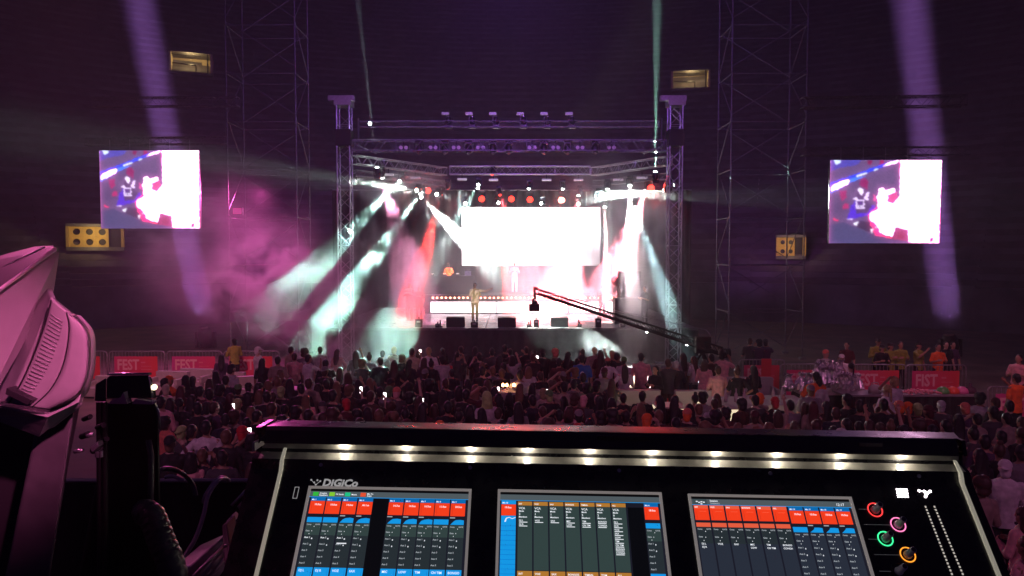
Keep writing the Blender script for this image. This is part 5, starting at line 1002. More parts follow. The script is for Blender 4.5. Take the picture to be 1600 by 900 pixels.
for u_ in (.22, .60): MB().box((u_, pF[0] + .001, pF[1] - .02), (u_ + .0008, pF[0] + .0016, pF[1] - .001)).build('hood_joint', BLACK, con)
# trims
def pan(name, m, mb, par=con): o = mb.build(name, m, par); o.matrix_local = PANEL if par is con else Matrix.Identity(4); return o
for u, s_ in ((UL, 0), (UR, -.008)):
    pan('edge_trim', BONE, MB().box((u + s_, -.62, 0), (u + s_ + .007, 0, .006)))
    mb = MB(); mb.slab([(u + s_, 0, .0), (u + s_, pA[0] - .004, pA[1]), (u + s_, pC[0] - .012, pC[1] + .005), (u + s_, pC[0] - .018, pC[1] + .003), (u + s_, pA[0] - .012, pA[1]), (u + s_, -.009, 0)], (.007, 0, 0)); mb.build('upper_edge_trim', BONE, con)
# ten strip lights in the groove
for px in (537, 634, 736, 824, 921, 1019, 1118, 1212, 1310, 1405):
    u = pv(px, 722)[0] * 1.012; z_ = pD[1] - .002
    o = MB().box((-.004, -.003, -.001), (.004, .003, .001)).build('strip_light', mat('strip_led', (1, 1, 1), emit=30, ecol=(1, .93, .8)), con); o.location = (u, pD[0] - .007, z_)
    l = bpy.data.lights.new('strip_glow', 'POINT'); l.energy = .075; l.color = (1, .90, .72); l.shadow_soft_size = .002
    lo = bpy.data.objects.new('strip_glow', l); COL.objects.link(lo); lo.parent = con; lo.location = (u, pD[0] - .008, z_ - .004)
for px, py in ((502, 727), (735, 731), (967, 736), (1203, 741), (1435, 746)):
    u = pv(px, py)[0]; f_ = .45; o = MB().tube((0, 0, 0), (0, 0, .002), .004, n=14).build('screw', ALU, con); o.location = (u, pA[0] * f_, pA[1] * f_ + .001); o.rotation_euler = (R(80), 0, 0)
vr = lambda py: pv(812, py - .0168 * 0)[1]
def em(name, rgb, s_=1.0): return mat(name, lin(rgb), .4, emit=s_, ecol=lin(rgb))
D_BG, D_HD, D_BL, D_BT, D_RD, D_COL, D_COL2, D_WH, D_BR, D_OR, D_GR = em('display_dark', (26, 27, 38)), em('display_header', (78, 88, 92)), em('display_blue', (20, 150, 225)), em('display_tab_blue', (10, 105, 175)), em('display_red', (243, 62, 28)), em('display_column', (38, 46, 50)), em('display_green_column', (50, 66, 64)), em('display_white', (235, 240, 245)), em('display_brown', (175, 118, 48)), em('display_coral', (228, 92, 62)), em('display_grey_text', (165, 172, 178))
D_I = [em('icon_green', (50, 180, 60)), em('icon_lime', (130, 200, 50)), em('icon_teal', (30, 190, 130)), em('icon_red', (225, 80, 50))]
D_BK = em('display_black', (8, 9, 12)); D_C3 = em('display_slate', (40, 46, 58)); D_DR = em('display_dark_red', (150, 40, 25))
class Scr:
    def __init__(s, x0, x1, label):
        s.u0 = pv(x0[0], x0[1])[0]; s.u1 = pv(x1[0], x1[1])[0]; s.vt = (pv(*x0)[1] + pv(*x1)[1]) / 2; s.mid = (x0[1] + x1[1]) / 2
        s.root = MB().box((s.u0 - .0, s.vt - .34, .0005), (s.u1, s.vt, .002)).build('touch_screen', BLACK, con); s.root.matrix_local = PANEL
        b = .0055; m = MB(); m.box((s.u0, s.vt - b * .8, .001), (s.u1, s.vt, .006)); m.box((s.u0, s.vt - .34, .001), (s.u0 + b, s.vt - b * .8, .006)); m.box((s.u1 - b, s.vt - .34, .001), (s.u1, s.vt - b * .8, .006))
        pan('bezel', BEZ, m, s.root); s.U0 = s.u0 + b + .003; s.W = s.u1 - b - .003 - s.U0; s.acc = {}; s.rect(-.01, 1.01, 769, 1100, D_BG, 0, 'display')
    def v(s, y):  return s.vt + (pv(812, y + 2.5)[1] - pv(812, 765)[1]) if y < 1000 else s.vt - .335
    def rect(s, x0, x1, y0, y1, m, lay=1, name='graphic'):
        mb, _ = s.acc.setdefault((name, m.name, lay), (MB(), m)); z = .0021 + lay * .00015
        mb.add([(s.U0 + s.W * x0, s.v(y1), z), (s.U0 + s.W * x1, s.v(y1), z), (s.U0 + s.W * x1, s.v(y0), z), (s.U0 + s.W * x0, s.v(y0), z)], [(0, 1, 2, 3)])
    def poly(s, pts, m, lay=2):
        mb, _ = s.acc.setdefault(('graphic', m.name, lay), (MB(), m)); mb.add([(s.U0 + s.W * x, s.v(y), .0021 + lay * .00015) for x, y in pts], [tuple(range(len(pts)))[::-1]])
    def txt(s, t_, x, y, sz, m=None, lay=4): text(t_, sz, m or D_WH, Matrix.Translation((s.U0 + s.W * x, s.v(y), .0021 + lay * .00015)), s.root, ext=0, bold=.00012)
    def done(s):
        for (n_, _, _), (mb, m) in s.acc.items(): tag(mb.build(n_, m, s.root), kind='stuff' if n_ == 'graphic' else None)
random.seed(4)
def strip_cols(s, x, w_, name, aux=True, eq=1, blue=True, tab='Mic', gain='10.5us', bottom=None, dark=D_COL):
    s.rect(x, x + w_, 779, 784.5, D_BT if blue else D_BR, 1); s.rect(x, x + w_, 784.8, 804.5, D_RD, 1); s.rect(x + w_ * .12, x + w_ * .135, 788, 803, D_DR, 2)
    s.txt(tab, x + .006, 783.6, .0042); s.txt(gain, x + w_ * .30, 791.5, .0055)
    if eq == 0: s.rect(x, x + w_, 810, 818, D_BL, 1)
    else:
        k = random.random() * .2; s.poly([(x + w_ * .05, 818), (x + w_ * (.18 + k), 813), (x + w_ * .4, 811 - k * 3), (x + w_ * .7, 810 + k * 2), (x + w_ * .96, 811), (x + w_ * .96, 818)], D_BL); s.rect(x, x + w_ * .35, 806.5, 808, D_GR, 2)
    s.rect(x, x + w_, 818.5, 838, D_COL2 if blue and dark is D_COL else D_C3, 1); s.rect(x, x + w_, 838, 888, dark, 1)
    s.txt('Comp', x + .004, 822.5, .0038, D_GR); s.txt('GATE', x + w_ * .62, 822.5, .0038, D_GR); s.txt('Gate', x + .004, 832.5, .0042, D_GR)
    for y_, f_ in ((824, .55), (831, .45), (835.5, .3)): s.rect(x + w_ * f_, x + w_ * (f_ + .035), y_, y_ + 1.3, D_WH, 3)
    if aux:
        for k in range(5):
            y_ = 841.5 + k * 10; hot = k == 0 and aux == 2; s.txt(f'Aux {k + 1}', x + .004, y_ + 1.5, .0050 if hot else .0045, D_WH if hot else D_GR)
            if k < 2: s.rect(x + w_ * .52, x + w_ * (.58 if not hot else .60), y_ + 1, y_ + 3, D_WH, 3)
    if bottom is not None: s.rect(x, x + w_, 888.5, 908, D_BL if blue else D_BR, 1); s.txt(bottom, x + .01, 895, .0062); s.rect(x + w_ * .88, x + w_ * .9, 891, 903, D_BT, 2)
s1 = Scr((483, 761.5), (737, 765), '')
s1.rect(-.01, 1.01, 769.5, 778, D_HD, 1); s1.rect(-.01, 1.01, 778, 778.8, D_BL, 2)
for k, (x, w1, w2) in enumerate(((.01, 'Creative', 'Equalisers'), (.115, 'FX Sends', ''), (.215, 'Matrix', ''), (.315, 'Mix To', 'Snaps'))):
    s1.rect(x, x + .035, 770.8, 776.8, D_I[k], 2); s1.txt(w1, x + .042, 773.6 if w2 else 775, .0044); w2 and s1.txt(w2, x + .042, 776.6, .0044)
for k, (x, nm, g_) in enumerate(((.005, 'DJ L', '10.0us'), (.105, 'DJ R', '10.0us'), (.207, 'VOZ', '14.6us'), (.309, 'SAX', '46.1us'), (.505, 'MIC', '14.7us'), (.605, 'LOW', '14.5us'), (.703, 'TIM', '16.5us'), (.80, 'CN TIM', '11.0us'), (.90, 'BONGO', '20.5us'))):
    strip_cols(s1, x, .092, nm, 2 if k < 3 else 1, 0 if k in (0, 1, 7) else 1, True, f'Mic {k + 1}', g_, nm)
s1.rect(.215, .275, 849.5, 851.2, D_WH, 3); s1.rect(.402, .502, 780, 1000, D_BK, 1); s1.done()
s2 = Scr((778, 766), (1033, 771), '')
s2.rect(-.01, 1.01, 769.5, 778, D_HD, 1); s2.rect(-.01, 1.01, 778, 778.8, D_BL, 2)
s2.rect(.0, .092, 779, 784.5, D_BL, 1); s2.txt('Mic 10', .006, 783.6, .0042); s2.rect(.0, .092, 785, 802, D_RD, 1); s2.txt('19.0us', .02, 791, .0055); s2.rect(.0, .092, 802.5, 905, D_BL, 1)
for k in range(11): s2.rect(.0, .092, 818 + k * 7.5, 818.6 + k * 7.5, D_BT, 2)
s2.poly([(.02, 812), (.03, 806), (.05, 804.5), (.07, 806.5), (.09, 804.5), (.09, 805.5), (.07, 807.5), (.05, 805.5), (.035, 807), (.03, 812)], D_WH, 3)
VC = [('INT', '2', ['DJ L', 'DJ R']), ('VOZ', '1', ['VOZ']), ('SAX', '1', ['SAX']), ('BONGOS', '3', ['MIC', 'LOW']), ('TIMBAL', '2', ['TIM', 'CN TIM']), ('TOM', '2', ['BONGO', 'CONGA']), ('ALL', '9', ['DJ L', 'DJ R', 'VOZ', 'SAX', 'LOW', 'TIM', 'CN TIM', 'BONGO', 'CONGA'])]
for k, (t_, n_, ls) in enumerate(VC):
    x = .105 + k * .099; s2.rect(x, x + .09, 780, 786, D_BR, 1); s2.txt(t_, x + .005, 784.8, .0042); s2.rect(x, x + .09, 786.2, 887, D_COL2, 1)
    s2.txt('VCA', x + .006, 792, .0064); s2.txt('Mode', x + .006, 796, .0045); s2.txt(n_, x + .006, 801, .0062); s2.txt('Members', x + .006, 805, .0045)
    for j, l_ in enumerate(ls): s2.txt(l_, x + .008, 810.6 + j * 6, .0048); s2.rect(x + .008, x + .06, 811.6 + j * 6, 812.7 + j * 6, D_WH, 3)
    s2.rect(x, x + .09, 888, 905, D_BR, 1); s2.txt(t_, x + .008, 894, .0052)
strip_cols(s2, .905, .09, '', 1, 0, True, 'Mic A', '18.0us', ''); s2.rect(.80, .90, 786, 1000, D_BK, 1); s2.done()
s3 = Scr((1074, 773), (1329, 778), '')
s3.rect(-.01, 1.01, 769.5, 778, D_HD, 1); s3.rect(0, .09, 769.5, 778, em('display_tile', (60, 75, 78)), 2); s3.rect(-.01, 1.01, 778, 778.8, D_BL, 2)
for x, y in ((.02, 772.6), (.035, 774), (.048, 776.2), (.05, 773), (.065, 773.6)): s3.rect(x, x + .012, y, y + 1.6, D_WH, 4)
s3.txt('Session', .11, 773.4, .0056); s3.txt('Template(1)', .11, 776.8, .0040, D_GR); s3.txt('12:17', .915, 776.2, .0078)
for k, (t_, l_) in enumerate((('INT', ['DJ L', 'DJ R']), ('VOZ', ['VOZ']), ('SAX', ['SAX']), ('BONGOS', ['MIC', 'LOW']), ('TIM', ['TIM', 'CN TIM']), ('ALL', ['BONGO', 'CONGA']))):
    x = .002 + k * .1; s3.rect(x, x + .09, 779, 802, D_RD, 1); s3.rect(x, x + .09, 779, 784, D_OR, 2); s3.txt(t_, x + .005, 783, .0042); s3.rect(x + .012, x + .0135, 787, 800, D_DR, 2); s3.rect(x + .03, x + .075, 788, 788.7, D_OR, 2)
    s3.rect(x, x + .09, 806, 812.5, D_OR, 1); s3.rect(x, x + .09, 813, 838, D_COL, 1); s3.rect(x, x + .09, 838, 1000, D_C3, 1)
    s3.txt('Comp', x + .004, 817, .0038, D_GR); s3.txt('GATE', x + .058, 817, .0038, D_GR); s3.txt('Gate', x + .004, 829, .0042, D_GR)
    for y_, f_ in ((819, .55), (828, .5), (833, .35)): s3.rect(x + .09 * f_, x + .09 * f_ + .004, y_, y_ + 1.3, D_WH, 3)
    for j, q_ in enumerate(l_): s3.txt(q_, x + .016, 840 + j * 5, .0050)
for k in range(4): strip_cols(s3, .605 + k * .099, .09, '', 1, 0 if k == 0 else 1, True, f'Mic {k + 16}', '10.0us', None, D_C3)
s3.done()
# name, key mark, knobs, lit buttons and level meters on the sloping face
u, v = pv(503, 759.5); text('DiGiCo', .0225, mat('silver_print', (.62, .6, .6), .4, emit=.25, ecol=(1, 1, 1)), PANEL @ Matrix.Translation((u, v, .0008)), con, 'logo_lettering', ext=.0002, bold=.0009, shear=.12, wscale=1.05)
m = MB()
for px, py in ((486.5, 750), (493.5, 757.5), (496, 750.5), (500.5, 752), (491, 754)): u, v = pv(px, py); m.tube((u, v, .0004), (u, v, .0009), .0021, n=10)
a, b = pv(486.5, 750), pv(493.5, 757.5); m.tube((*a, .0005), (*b, .0005), .0006); a, b = pv(500.5, 752), pv(493.5, 757.5); m.tube((*a, .0005), (*b, .0005), .0006)
o = m.build('logo_dots', MATS['silver_print'], con); o.matrix_local = PANEL
a = pv(457, 779); b = pv(468, 761); m = MB(); w_ = .0011
m.box((a[0], a[1], .0003), (b[0], a[1] + w_, .001)); m.box((a[0], b[1] - w_, .0003), (b[0], b[1], .001)); m.box((a[0], a[1] + w_, .0003), (a[0] + w_, b[1] - w_, .001)); m.box((b[0] - w_, a[1] + w_, .0003), (b[0], b[1] - w_, .001)); pan('slot_outline', MATS['silver_print'], m)
ring_m = {}
KC = [((1367, 797), (1, .05, .05), 'red'), ((1403, 820), (1, .22, .5), 'pink'), ((1383, 842), (.05, 1, .35), 'green'), ((1418, 867), (1, .33, .03), 'orange'), ((1404, 893), None, 'unlit')]
KN = mat('knob_grey', (.80, .78, .78), .5); KT = mat('knob_top', (.06, .03, .05), .3)
for (px, py), c, nm in KC:
    u, v = pv(px, py); k = empty('rotary_knob', (0, 0, 0)); k.parent = con; k.matrix_local = PANEL @ Matrix.Translation((u, v, 0)); k['label'] = f'rotary knob with {nm} ring'
    m = MB(); m.loft([(0, 0, 0, .0085, .0085), (0, 0, .003, .0085, .0085), (0, 0, .0035, .0072, .0072), (0, 0, .028, .0062, .0062), (0, 0, .029, .0054, .0054)], 12); m.build('grip', KN, k)
    MB().tube((0, 0, .0291), (0, 0, .0298), .0046, n=12).build('cap', KT, k)
    m = MB(); n = 28; pts = [(.0145 * math.cos(2 * math.pi * i / n), .0145 * math.sin(2 * math.pi * i / n), .0015) for i in range(n)]
    m.path(pts + [pts[0]], .0012, 6); m.build('ring', mat(f'ring_glow_{nm}', c, emit=1.5, ecol=c) if c else GBLK, k)
for y_, x0, x1 in ((796, 1342, 1358), (820, 1350, 1392), (843, 1357, 1372), (867, 1366, 1407), (893, 1374, 1394)):
    a = pv(x0, y_); b = pv(x1, y_); pan('guide_line', mat('grey_line', (.35, .34, .35), .5, emit=.03, ecol=(1, 1, 1)), MB().box((a[0], a[1], .0002), (b[0], a[1] + .0012, .0006)))
BTN = mat('button_light', (1, .95, .97), emit=9, ecol=(1, .86, .92))
for i in range(4):
    for j in range(3):
        u, v = pv(1402 + i * 4.6 + j * .8, 765.5 + j * 5); pan('button_light', BTN, MB().box((u - .0022, v - .0024, .0003), (u + .0022, v + .0024, .0012)))
m = MB()
net = [(1436, 767), (1444, 768), (1446, 776), (1453, 768), (1449, 770)]
for px, py in net: u, v = pv(px, py); m.tube((u, v, .0003), (u, v, .0012), .0028, n=10)
for i, j in ((0, 1), (1, 2), (2, 3)): m.tube((*pv(*net[i]), .0007), (*pv(*net[j]), .0007), .0007)
o = m.build('network_symbol', BTN, con); o.matrix_local = PANEL
ml = MB().box((-.0016, -.0019, .0003), (.0016, .0019, .0011)).mesh('meter_light'); MLM = mat('meter_led', (.75, .72, .65), emit=.45, ecol=(1, .92, .8))
for (x0, y0), (x1, y1) in (((1446, 792), (1487, 897)), ((1460, 792), (1504, 897))):
    a = pv(x0, y0); b = pv(x1, y1)
    for i in range(24):
        f_ = i / 20.; o = link('meter_light', ml, MLM, con); o.matrix_local = PANEL @ Matrix.Translation((a[0] + (b[0] - a[0]) * f_, a[1] + (b[1] - a[1]) * f_, 0))
for sx in (XL + .1, XR - .1): MB().box((sx - .03, .0, -1.22), (sx + .03, .06, -.75)).box((sx - .04, -.3, -1.22), (sx + .04, .3, -1.18)).build('stand_leg', BLACK, con)

# ------------------------------------------------------------------ platform, drape, cases, cables on the left
MB_ = MB().box((-5, -3, 2.75), (1.2, 2.25, 2.9)); pf = MB_.build('platform_floor', mat('platform_ply', (.05, .04, .035), .7, noise_amt=.3)); tag(pf, kind='structure')
q0 = P(150, 751, 2.5); q1 = P(420, 752, 2.5)
dr = empty('platform_drape', (q0.x, 2.5, 0), 0, 'black drape hung on the platform railing behind the left of the console', 'drape'); W_ = 2.2; m = MB(); vs = []; N = 90
for i in range(N + 1):
    xx = -1.6 + (q1.x - q0.x + 1.95) * i / N; yy = .02 * math.sin(i * .8) + .01 * math.sin(i * .33); vs += [(xx, yy, 1.6), (xx, yy * .3, q0.z - .005)]
m.add(vs, [(2 * i, 2 * i + 2, 2 * i + 3, 2 * i + 1) for i in range(N)], True); m.build('cloth', CLOTHB, dr)
MB().tube((-1.6, 0, q0.z), (q1.x - q0.x + .35, 0, q0.z), .008, n=8).build('rail', STEEL, dr)
for xx in (-1.2, -.2): MB().tube((xx, .03, 1.6), (xx, .03, q0.z), .02, n=8).build('post', BLACK, dr)
for c_, pts, r_, lab in (('a', [(243, 760, 2.2), (246, 738, 2.2), (262, 732, 2.25), (282, 738, 2.3), (300, 755, 2.35), (306, 775, 2.35)], .0075, 'thick grey hose looping over the drape behind the lamp housing'), ('b', [(352, 748, 1.95), (340, 752, 1.9), (325, 775, 1.85), (318, 805, 1.8), (305, 842, 1.75), (285, 875, 1.7), (270, 905, 1.65)], .0055, 'pale cable rising in an arc left of the console'),
                        ('d', [(358, 752, 2.0), (350, 746, 1.98), (338, 750, 1.95), (322, 772, 1.9), (318, 785, 1.9)], .005, 'second thinner cable beside the pale cable arc'), ('e', [(258, 746, 2.3), (270, 744, 2.3), (288, 752, 2.3)], .006, 'short bright cable inside the hose loop')):
    P3 = [P(*p_) for p_ in pts]; dense = []
    for i in range(len(P3) - 1):
        for k in range(5):
            t_ = k / 5; p0 = P3[max(i - 1, 0)]; p1 = P3[i]; p2_ = P3[i + 1]; p3 = P3[min(i + 2, len(P3) - 1)]
            dense.append(.5 * ((2 * p1) + (p2_ - p0) * t_ + (2 * p0 - 5 * p1 + 4 * p2_ - p3) * t_ ** 2 + (3 * p1 - p0 - 3 * p2_ + p3) * t_ ** 3))
    dense.append(P3[-1]); o = MB().path(dense, r_, 8).build('cable', mat('pale_cable' if c_ in 'bde' else 'grey_hose', (.45, .4, .42) if c_ in 'bde' else (.12, .10, .12), .35)); tag(o, lab, 'cable')
# silver flight case with ribs
GP = mat('pink_lit_metal', (.45, .40, .42), .42, .5, noise_amt=.2, nscale=20)  # pink of the light mixed into the silver metal colour
c0 = empty('equipment_case', P(330, 860, 1.62), 0, 'ribbed metal equipment case leaning beside the console, lit pink', 'case')
a, b, c_, d_ = P(272, 905, 1.50), P(356, 832, 1.72), P(374, 860, 1.72), P(300, 960, 1.50)
ex_ = (b - a); nrm = ex_.cross(d_ - a).normalized()
m = MB().slab([a, b, c_, d_], -nrm * .08 if nrm.z > 0 else nrm * .08); m.build('shell', GP, c0, bevel=.006, world=True)
ns = nrm if nrm.z > 0 else -nrm
for k in range(3):
    f_ = .30 + k * .2; p0_ = a.lerp(d_, f_) + ns * .002; p1_ = b.lerp(c_, f_) + ns * .002; MB().path([p0_, p1_], .004, 8).build('rib', GP, c0, world=True)
m = MB().slab([P(346, 822, 1.70), P(353, 818, 1.70), P(366, 905, 1.55), P(352, 910, 1.55)], (0, .06, 0)); m.build('strap', RUBBER, c0, bevel=.003, world=True)
MB().slab([P(353, 815, 1.74), P(362, 805, 1.76), P(368, 812, 1.76), P(358, 824, 1.74)], (0, .03, 0)).build('corner_plate', GP, c0, bevel=.002, world=True)
MB().path([P(358, 884, 1.6), P(380, 855, 1.66)], .006, 8).build('handle', ALU, c0, world=True)
for px, py in ((352, 853), (355, 893), (368, 880)): MB().ell(P(px, py, 1.6), .004, 8, 5).build('rivet', ALU, c0, world=True)
MB().slab([P(360, 835, 1.76), P(372, 815, 1.76), P(376, 850, 1.72), P(362, 870, 1.72)], (0, .05, 0)).build('side_pocket', mat('mauve_cloth', (.12, .10, .12), .8), c0, bevel=.003, world=True)
c1_ = empty('small_case', P(385, 800, 1.9), 0, 'small pink-lit metal piece between the case and the console', 'case')
MB().slab([P(370, 792, 1.85), P(388, 770, 1.85), P(392, 778, 1.85), P(376, 800, 1.85)], (0, .08, 0)).build('plate', GP, c1_, bevel=.003, world=True)
MB().path([P(362, 790, 1.9), P(392, 758, 1.95)], .004, 8).build('edge', ALU, c1_, world=True)

# black faceted lamp housing and hose
LB = mat('lamp_black', (.008, .008, .009), .32); VIO = mat('violet_lit_glass', (.45, .35, .55), .2, .3)
lh = empty('lamp_housing', P(205, 700, 1.5), 0, 'tall black lamp housing with faceted glass head left of the console', 'lamp housing')
MB().slab([P(163, 628, 1.5), P(243, 626, 1.5), P(249, 660, 1.5), P(252, 930, 1.5), P(118, 930, 1.5), P(160, 700, 1.5)], (-.085, .16, -.05)).build('body', LB, lh, bevel=.008, world=True)
h1 = [P(166, 592, 1.52), P(172, 586, 1.52), P(232, 585, 1.52), P(238, 592, 1.52), P(240, 622, 1.50), P(166, 622, 1.50)]
MB().slab(h1, (-.05, .10, -.018))  .build('head', LB, lh, bevel=.004, world=True)
MB().slab([P(233, 588, 1.515), P(243, 606, 1.53), P(244, 622, 1.53), P(235, 622, 1.51)], (-.03, .06, -.01)).build('glass_facet', mat('clear_facet', (.10, .12, .12), .08, .4), lh, bevel=.002, world=True)
MB().slab([P(150, 600, 1.56), P(166, 590, 1.54), P(166, 630, 1.54), P(148, 626, 1.56)], (-.03, .05, -.01)).build('glass_facet', MATS['clear_facet'], lh, bevel=.002, world=True)
for a_ in ([(170, 631), (174, 625), (188, 621), (193, 613), (199, 631)], [(206, 631), (211, 624), (222, 625), (238, 628), (238, 632)]):
    MB().slab([P(x, y, 1.49) for x, y in a_], (0, .02, 0)).build('violet_lit_sill', VIO, lh, world=True)  # violet light on the sill put into the colour of these pieces
MB().path([P(243, 630, 1.495), P(248, 645, 1.49), P(250, 670, 1.49)], .0022, 6).build('edge_highlight', ALU, lh, world=True)  # thin metal line stands for the highlight along this edge
MB().path([P(233, 587, 1.51), P(236, 606, 1.505), P(238, 622, 1.50)], .0018, 6).build('facet_rim', ALU, lh, world=True)
MB().path([P(170, 584.5, 1.53), P(198, 584, 1.53), P(236, 584, 1.53)], .0028, 6).build('top_rim', ALU, lh, world=True)
MB().path([P(232, 688, 1.48), P(236, 712, 1.47), P(236, 760, 1.46), P(234, 800, 1.45)], .006, 8).build('side_tube', mat('dark_tube', (.08, .07, .08), .35), lh, world=True)
MB().ell(P(241, 605, 1.50), .006, 10, 6).build('rim_glint', mat('warm_point', (1, .8, .5), emit=4, ecol=(1, .8, .5)), lh, world=True)  # glowing bead stands for a warm glint on the faceted head
ho = empty('ribbed_hose', P(240, 850, 1.4), 0, 'thick black ribbed hose curling down at the bottom left', 'hose'); hp_ = [P(225, 798, 1.42), P(238, 808, 1.41), P(246, 828, 1.40), P(254, 850, 1.39), P(264, 872, 1.38), P(272, 900, 1.37)]
for i in range(len(hp_) - 1):
    a = hp_[i]; b = hp_[i + 1]
    for k in range(2): c_ = a.lerp(b, k / 2 + .1); d2 = a.lerp(b, k / 2 + .42); MB().cap(c_, d2, .024, .026, 14).build('hose_rib', mat('hose_black', (.05, .045, .05), .38, noise_amt=.3, nscale=40), ho, world=True)
cl = empty('clamp_cluster', P(140, 700, 1.45), 0, 'black clamps and bolts glinting beside the grey support arm', 'clamp')
for px, py, r_ in ((131, 655, .005), (128, 682, .006), (152, 668, .005), (146, 704, .007), (157, 690, .005)): MB().tube(P(px, py, 1.46), P(px + 10, py - 4, 1.44), r_, n=12).build('bolt', BLACK, cl, world=True)
MB().path([P(116, 706, 1.4), P(130, 703, 1.4)], .004).build('pin', ALU, cl, world=True); MB().path([P(136, 682, 1.4), P(146, 678, 1.4)], .004).build('pin', ALU, cl, world=True)
MB().slab([P(140, 700, 1.42), P(152, 690, 1.42), P(154, 698, 1.42), P(144, 708, 1.42)], (0, .02, 0)).build('lever', ALU, cl, bevel=.002, world=True)
MB().tube(P(153, 706, 1.42), P(152, 714, 1.42), .005, n=10).tube(P(158, 704, 1.42), P(158, 714, 1.42), .004, n=10).build('spring_pin', ALU, cl, world=True)
for px in (155, 163): MB().tube(P(px, 628, 1.47), P(px + 2, 930, 1.47), .006, n=8).build('rod', BLACK, cl, world=True)

# grey support with pink-lit shell and a screen above it
GM = mat('monitor_grey_plastic', (.42, .40, .40), .5, noise_amt=.06, nscale=30, bump=.06); GD = mat('monitor_dark', (.03, .028, .032), .35)
mo = empty('monitor_support', P(60, 600, 1.1), 0, 'grey plastic monitor housing with louvred cover lit pink, at the left edge', 'monitor housing')
Pm = lambda x, y, Y: P(x, y, Y)
# display slab: dark front face seen from above, grey back
MB().slab([Pm(-120, 545, .86), Pm(86, 390, 1.16), Pm(77, 452, 1.17), Pm(-60, 690, .90)], (.0, .012, -.004)).build('back_shell', GM, mo, bevel=.003, world=True)
MB().slab([Pm(-120, 540, .85), Pm(86, 388, 1.15), Pm(84, 383, 1.20), Pm(55, 385, 1.24), Pm(-80, 420, 1.22)], (0, .0, -.006)).build('screen_top', GD, mo, bevel=.002, world=True)
MB().path([Pm(-120, 541, .852), Pm(86, 389.5, 1.152)], .0030, 8).build('edge_strip', mat('edge_gloss', (.6, .5, .55), .3), mo, world=True)
MB().path([Pm(-60, 452, 1.1), Pm(30, 404, 1.14), Pm(70, 386, 1.18)], .0012, 6).build('seam', ALU, mo, world=True)
# shell: rounded louvred cover built as a bulging grid between an inner and an outer outline
inner = [(74, 451), (56, 476), (36, 512), (16, 552), (-2, 590), (-20, 628)]
midl = [(80, 468), (74, 494), (62, 530), (48, 566), (32, 600), (14, 630)]
midr = [(104, 488), (108, 512), (104, 548), (94, 582), (76, 612), (50, 636)]
outer = [(112, 492), (132, 516), (136, 550), (132, 588), (116, 618), (74, 640)]
def sm(pts, n):
    out = []; P3 = [Vector((x, y, 0)) for x, y in pts]
    for i in range(n + 1):
        t_ = i / n * (len(P3) - 1); k = min(int(t_), len(P3) - 2); f_ = t_ - k; p0 = P3[max(k - 1, 0)]; p1 = P3[k]; p2_ = P3[k + 1]; p3 = P3[min(k + 2, len(P3) - 1)]
        out.append(.5 * ((2 * p1) + (p2_ - p0) * f_ + (2 * p0 - 5 * p1 + 4 * p2_ - p3) * f_ ** 2 + (3 * p1 - p0 - 3 * p2_ + p3) * f_ ** 3))
    return out
n = 30; A_, B_, C_, D_ = (sm(x_, n) for x_ in (inner, midl, midr, outer))
def sheet(name, L0, L1, Y0, Y1, nseg, m, bulge=0, th=.010):
    vs = []; 
    for i in range(n + 1):
        for j in range(nseg + 1):
            f_ = j / nseg; p_ = L0[i].lerp(L1[i], f_); vs.append(P(p_.x, p_.y, Y0 + (Y1 - Y0) * f_ - bulge * math.sin(f_ * math.pi)))
    k = nseg + 1; N_ = len(vs); vs2 = [v_ + Vector((0, th, 0)) for v_ in vs]; fs = []
    for i in range(n):
        for j in range(nseg): a = i * k + j; fs.append((a, a + 1, a + k + 1, a + k)); fs.append((N_ + a, N_ + a + k, N_ + a + k + 1, N_ + a + 1))
    rim = [i * k for i in range(n + 1)] + [n * k + j for j in range(1, nseg + 1)] + [i * k + nseg for i in range(n - 1, -1, -1)] + [j for j in range(nseg - 1, 0, -1)]
    for a, b in zip(rim, rim[1:] + rim[:1]): fs.append((a, b, N_ + b, N_ + a))
    mb = MB(); mb.add(vs + vs2, fs, True); return mb.build(name, m, mo, world=True)
sheet('neck_flank', A_, B_, 1.10, 1.04, 4, GM); sheet('cover_panel', B_, C_, 1.034, 1.034, 8, GM, .001); sheet('cover_rim', C_, D_, 1.034, 1.04, 4, GM, .001)
sheet('side_wall', D_, [Vector((p_.x + 8, p_.y + (6 if i > 20 else 2), 0)) for i, p_ in enumerate(D_)], 1.04, 1.10, 3, GM)
for i in range(5, n - 1):
    for half in (0,):
        a = B_[i].lerp(C_[i], .12); b = B_[i].lerp(C_[i], .62 - .01 * (i - 12)); MB().path([P(a.x, a.y, 1.0325), P((a.x + b.x) / 2, (a.y + b.y) / 2 + 1, 1.032), P(b.x, b.y + 1.5, 1.032)], .0006, 6).build('louvre', mat('louvre_shadow_plastic', (.33, .31, .32), .5), mo, world=True)
MB().path([P(p_.x, p_.y, 1.032) for p_ in B_], .0012, 6).build('panel_gap', GD, mo, world=True)
MB().path([P(p_.x, p_.y, 1.034) for p_ in C_], .0010, 6).build('panel_gap', GD, mo, world=True)
MB().slab([P(10, 606, 1.02), P(22, 612, 1.02), P(50, 626, 1.02), P(42, 633, 1.02), P(8, 616, 1.02)], (0, .02, 0)).build('latch', GD, mo, bevel=.001, world=True)
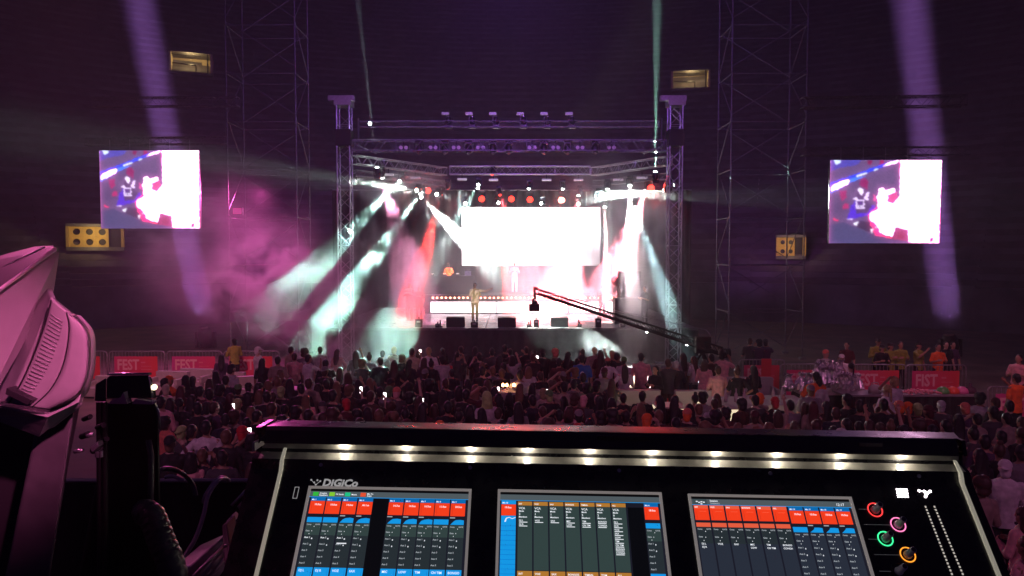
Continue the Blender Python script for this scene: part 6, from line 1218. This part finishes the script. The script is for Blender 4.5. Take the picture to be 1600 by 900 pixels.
# underside and leg
MB().slab([P(136, 592, 1.07), P(118, 624, 1.06), P(74, 645, 1.05), P(-30, 628, 1.04), P(-30, 650, 1.08), P(62, 676, 1.09), P(84, 668, 1.1), P(128, 634, 1.1)], (-.055, .09, -.02)).build('underside', GM, mo, bevel=.006, world=True)
MB().slab([P(56, 668, 1.12), P(116, 640, 1.12), P(104, 720, 1.12), P(90, 820, 1.12), P(72, 940, 1.12), P(0, 940, 1.12), P(28, 800, 1.12)], (-.05, .08, -.03)).build('leg', mat('grey_leg', (.11, .105, .11), .55, noise_amt=.08, nscale=30), mo, bevel=.006, world=True)
ta = P(-20, 660, 1.3); MB().slab([P(-40, 620, 1.2), P(60, 655, 1.2), P(40, 760, 1.2), P(10, 940, 1.2), P(-60, 940, 1.2)], (0, .12, 0)).build('dark_column', GD, mo, bevel=.005, world=True)
# ------------------------------------------------------------------ haze and smoke
def volume(name, dens, col=(.92, .92, .92), an=.25, noisy=None):
    m = bpy.data.materials.new(name); m.use_nodes = True; nt = m.node_tree; nt.nodes.clear()
    o = nt.nodes.new('ShaderNodeOutputMaterial'); pv = nt.nodes.new('ShaderNodeVolumePrincipled')
    pv.inputs['Color'].default_value = (*col, 1); pv.inputs['Anisotropy'].default_value = an; pv.inputs['Density'].default_value = dens
    nt.links.new(pv.outputs[0], o.inputs['Volume'])
    if noisy:
        sc, lo, hi, det, rad = noisy
        tc = nt.nodes.new('ShaderNodeTexCoord'); n = nt.nodes.new('ShaderNodeTexNoise'); n.inputs['Scale'].default_value = sc; n.inputs['Detail'].default_value = det
        n.inputs['Distortion'].default_value = .6
        mr = nt.nodes.new('ShaderNodeMapRange'); mr.inputs['From Min'].default_value = lo; mr.inputs['From Max'].default_value = hi; mr.inputs['To Max'].default_value = dens
        mp = nt.nodes.new('ShaderNodeVectorMath'); mp.operation = 'DIVIDE'; mp.inputs[1].default_value = rad
        ln = nt.nodes.new('ShaderNodeVectorMath'); ln.operation = 'LENGTH'
        ed = nt.nodes.new('ShaderNodeMapRange'); ed.interpolation_type = 'SMOOTHSTEP'; ed.inputs['From Min'].default_value = 1; ed.inputs['From Max'].default_value = .45
        mu = nt.nodes.new('ShaderNodeMath'); mu.operation = 'MULTIPLY'
        nt.links.new(tc.outputs['Object'], n.inputs['Vector']); nt.links.new(n.outputs['Fac'], mr.inputs['Value'])
        nt.links.new(tc.outputs['Object'], mp.inputs[0]); nt.links.new(mp.outputs[0], ln.inputs[0]); nt.links.new(ln.outputs['Value'], ed.inputs['Value'])
        nt.links.new(mr.outputs[0], mu.inputs[0]); nt.links.new(ed.outputs[0], mu.inputs[1]); nt.links.new(mu.outputs[0], pv.inputs['Density'])
    return m
hz = MB().box((-85, -12, -1), (85, 100, 42)).build('haze', volume('haze_air', .0026)); tag(hz, kind='stuff')
def smoke(px, py, Y, rx, ry, rz, dens, sc=.5, lo=.48, hi=.75, an=.3, label=None, tilt=0):
    m = volume('smoke', dens, an=an, noisy=(sc, lo, hi, 5, (rx, ry, rz)))
    o = MB().ell((0, 0, 0), (rx, ry, rz), 20, 12).build('smoke', m); o.location = P(px, py, Y); o.rotation_euler = (0, R(tilt), 0); tag(o, kind='stuff'); return o
for a in (
    # px, py, Y, rx, ry, rz, density, noise scale, lo, hi
    (435, 452, 28.5, 3.4, 2.5, 2.6, .85, .9, .48, .60),
    (505, 500, 28.0, 2.2, 2.2, 2.8, .9, .95, .48, .60),
    (575, 385, 30.0, 1.6, 1.5, 1.5, .5, .8, .45, .72),
    (590, 560, 23.5, 2.2, 2.0, 2.0, .5, .7, .42, .70),
    (650, 450, 31.5, 1.8, 1.8, 2.6, .5, .8, .45, .72),
    (335, 405, 28.0, 5.2, 3.0, 4.0, .16, .5, .40, .72),
    (955, 355, 32.5, 3.4, 3.0, 3.6, .55, .7, .40, .72),
    (925, 440, 35.0, 2.6, 2.4, 2.2, .42, .7, .38, .72),
    (640, 440, 33.0, 3.2, 2.4, 3.0, .20, .6, .38, .72),
    (820, 430, 35.5, 8.5, 3.2, 3.4, .26, .45, .34, .75),
    (618, 296, 31.5, 2.8, 2.2, 1.3, .42, 1.1, .42, .68),
    (700, 350, 33.5, 1.6, 1.5, 1.8, .4, .8, .42, .75),
    (1045, 440, 29.8, 2.6, 2.4, 4.0, .11, .6, .38, .72),
    (945, 530, 30.0, 1.2, 1.0, .9, .3, .9, .42, .72),
    ): smoke(*a)
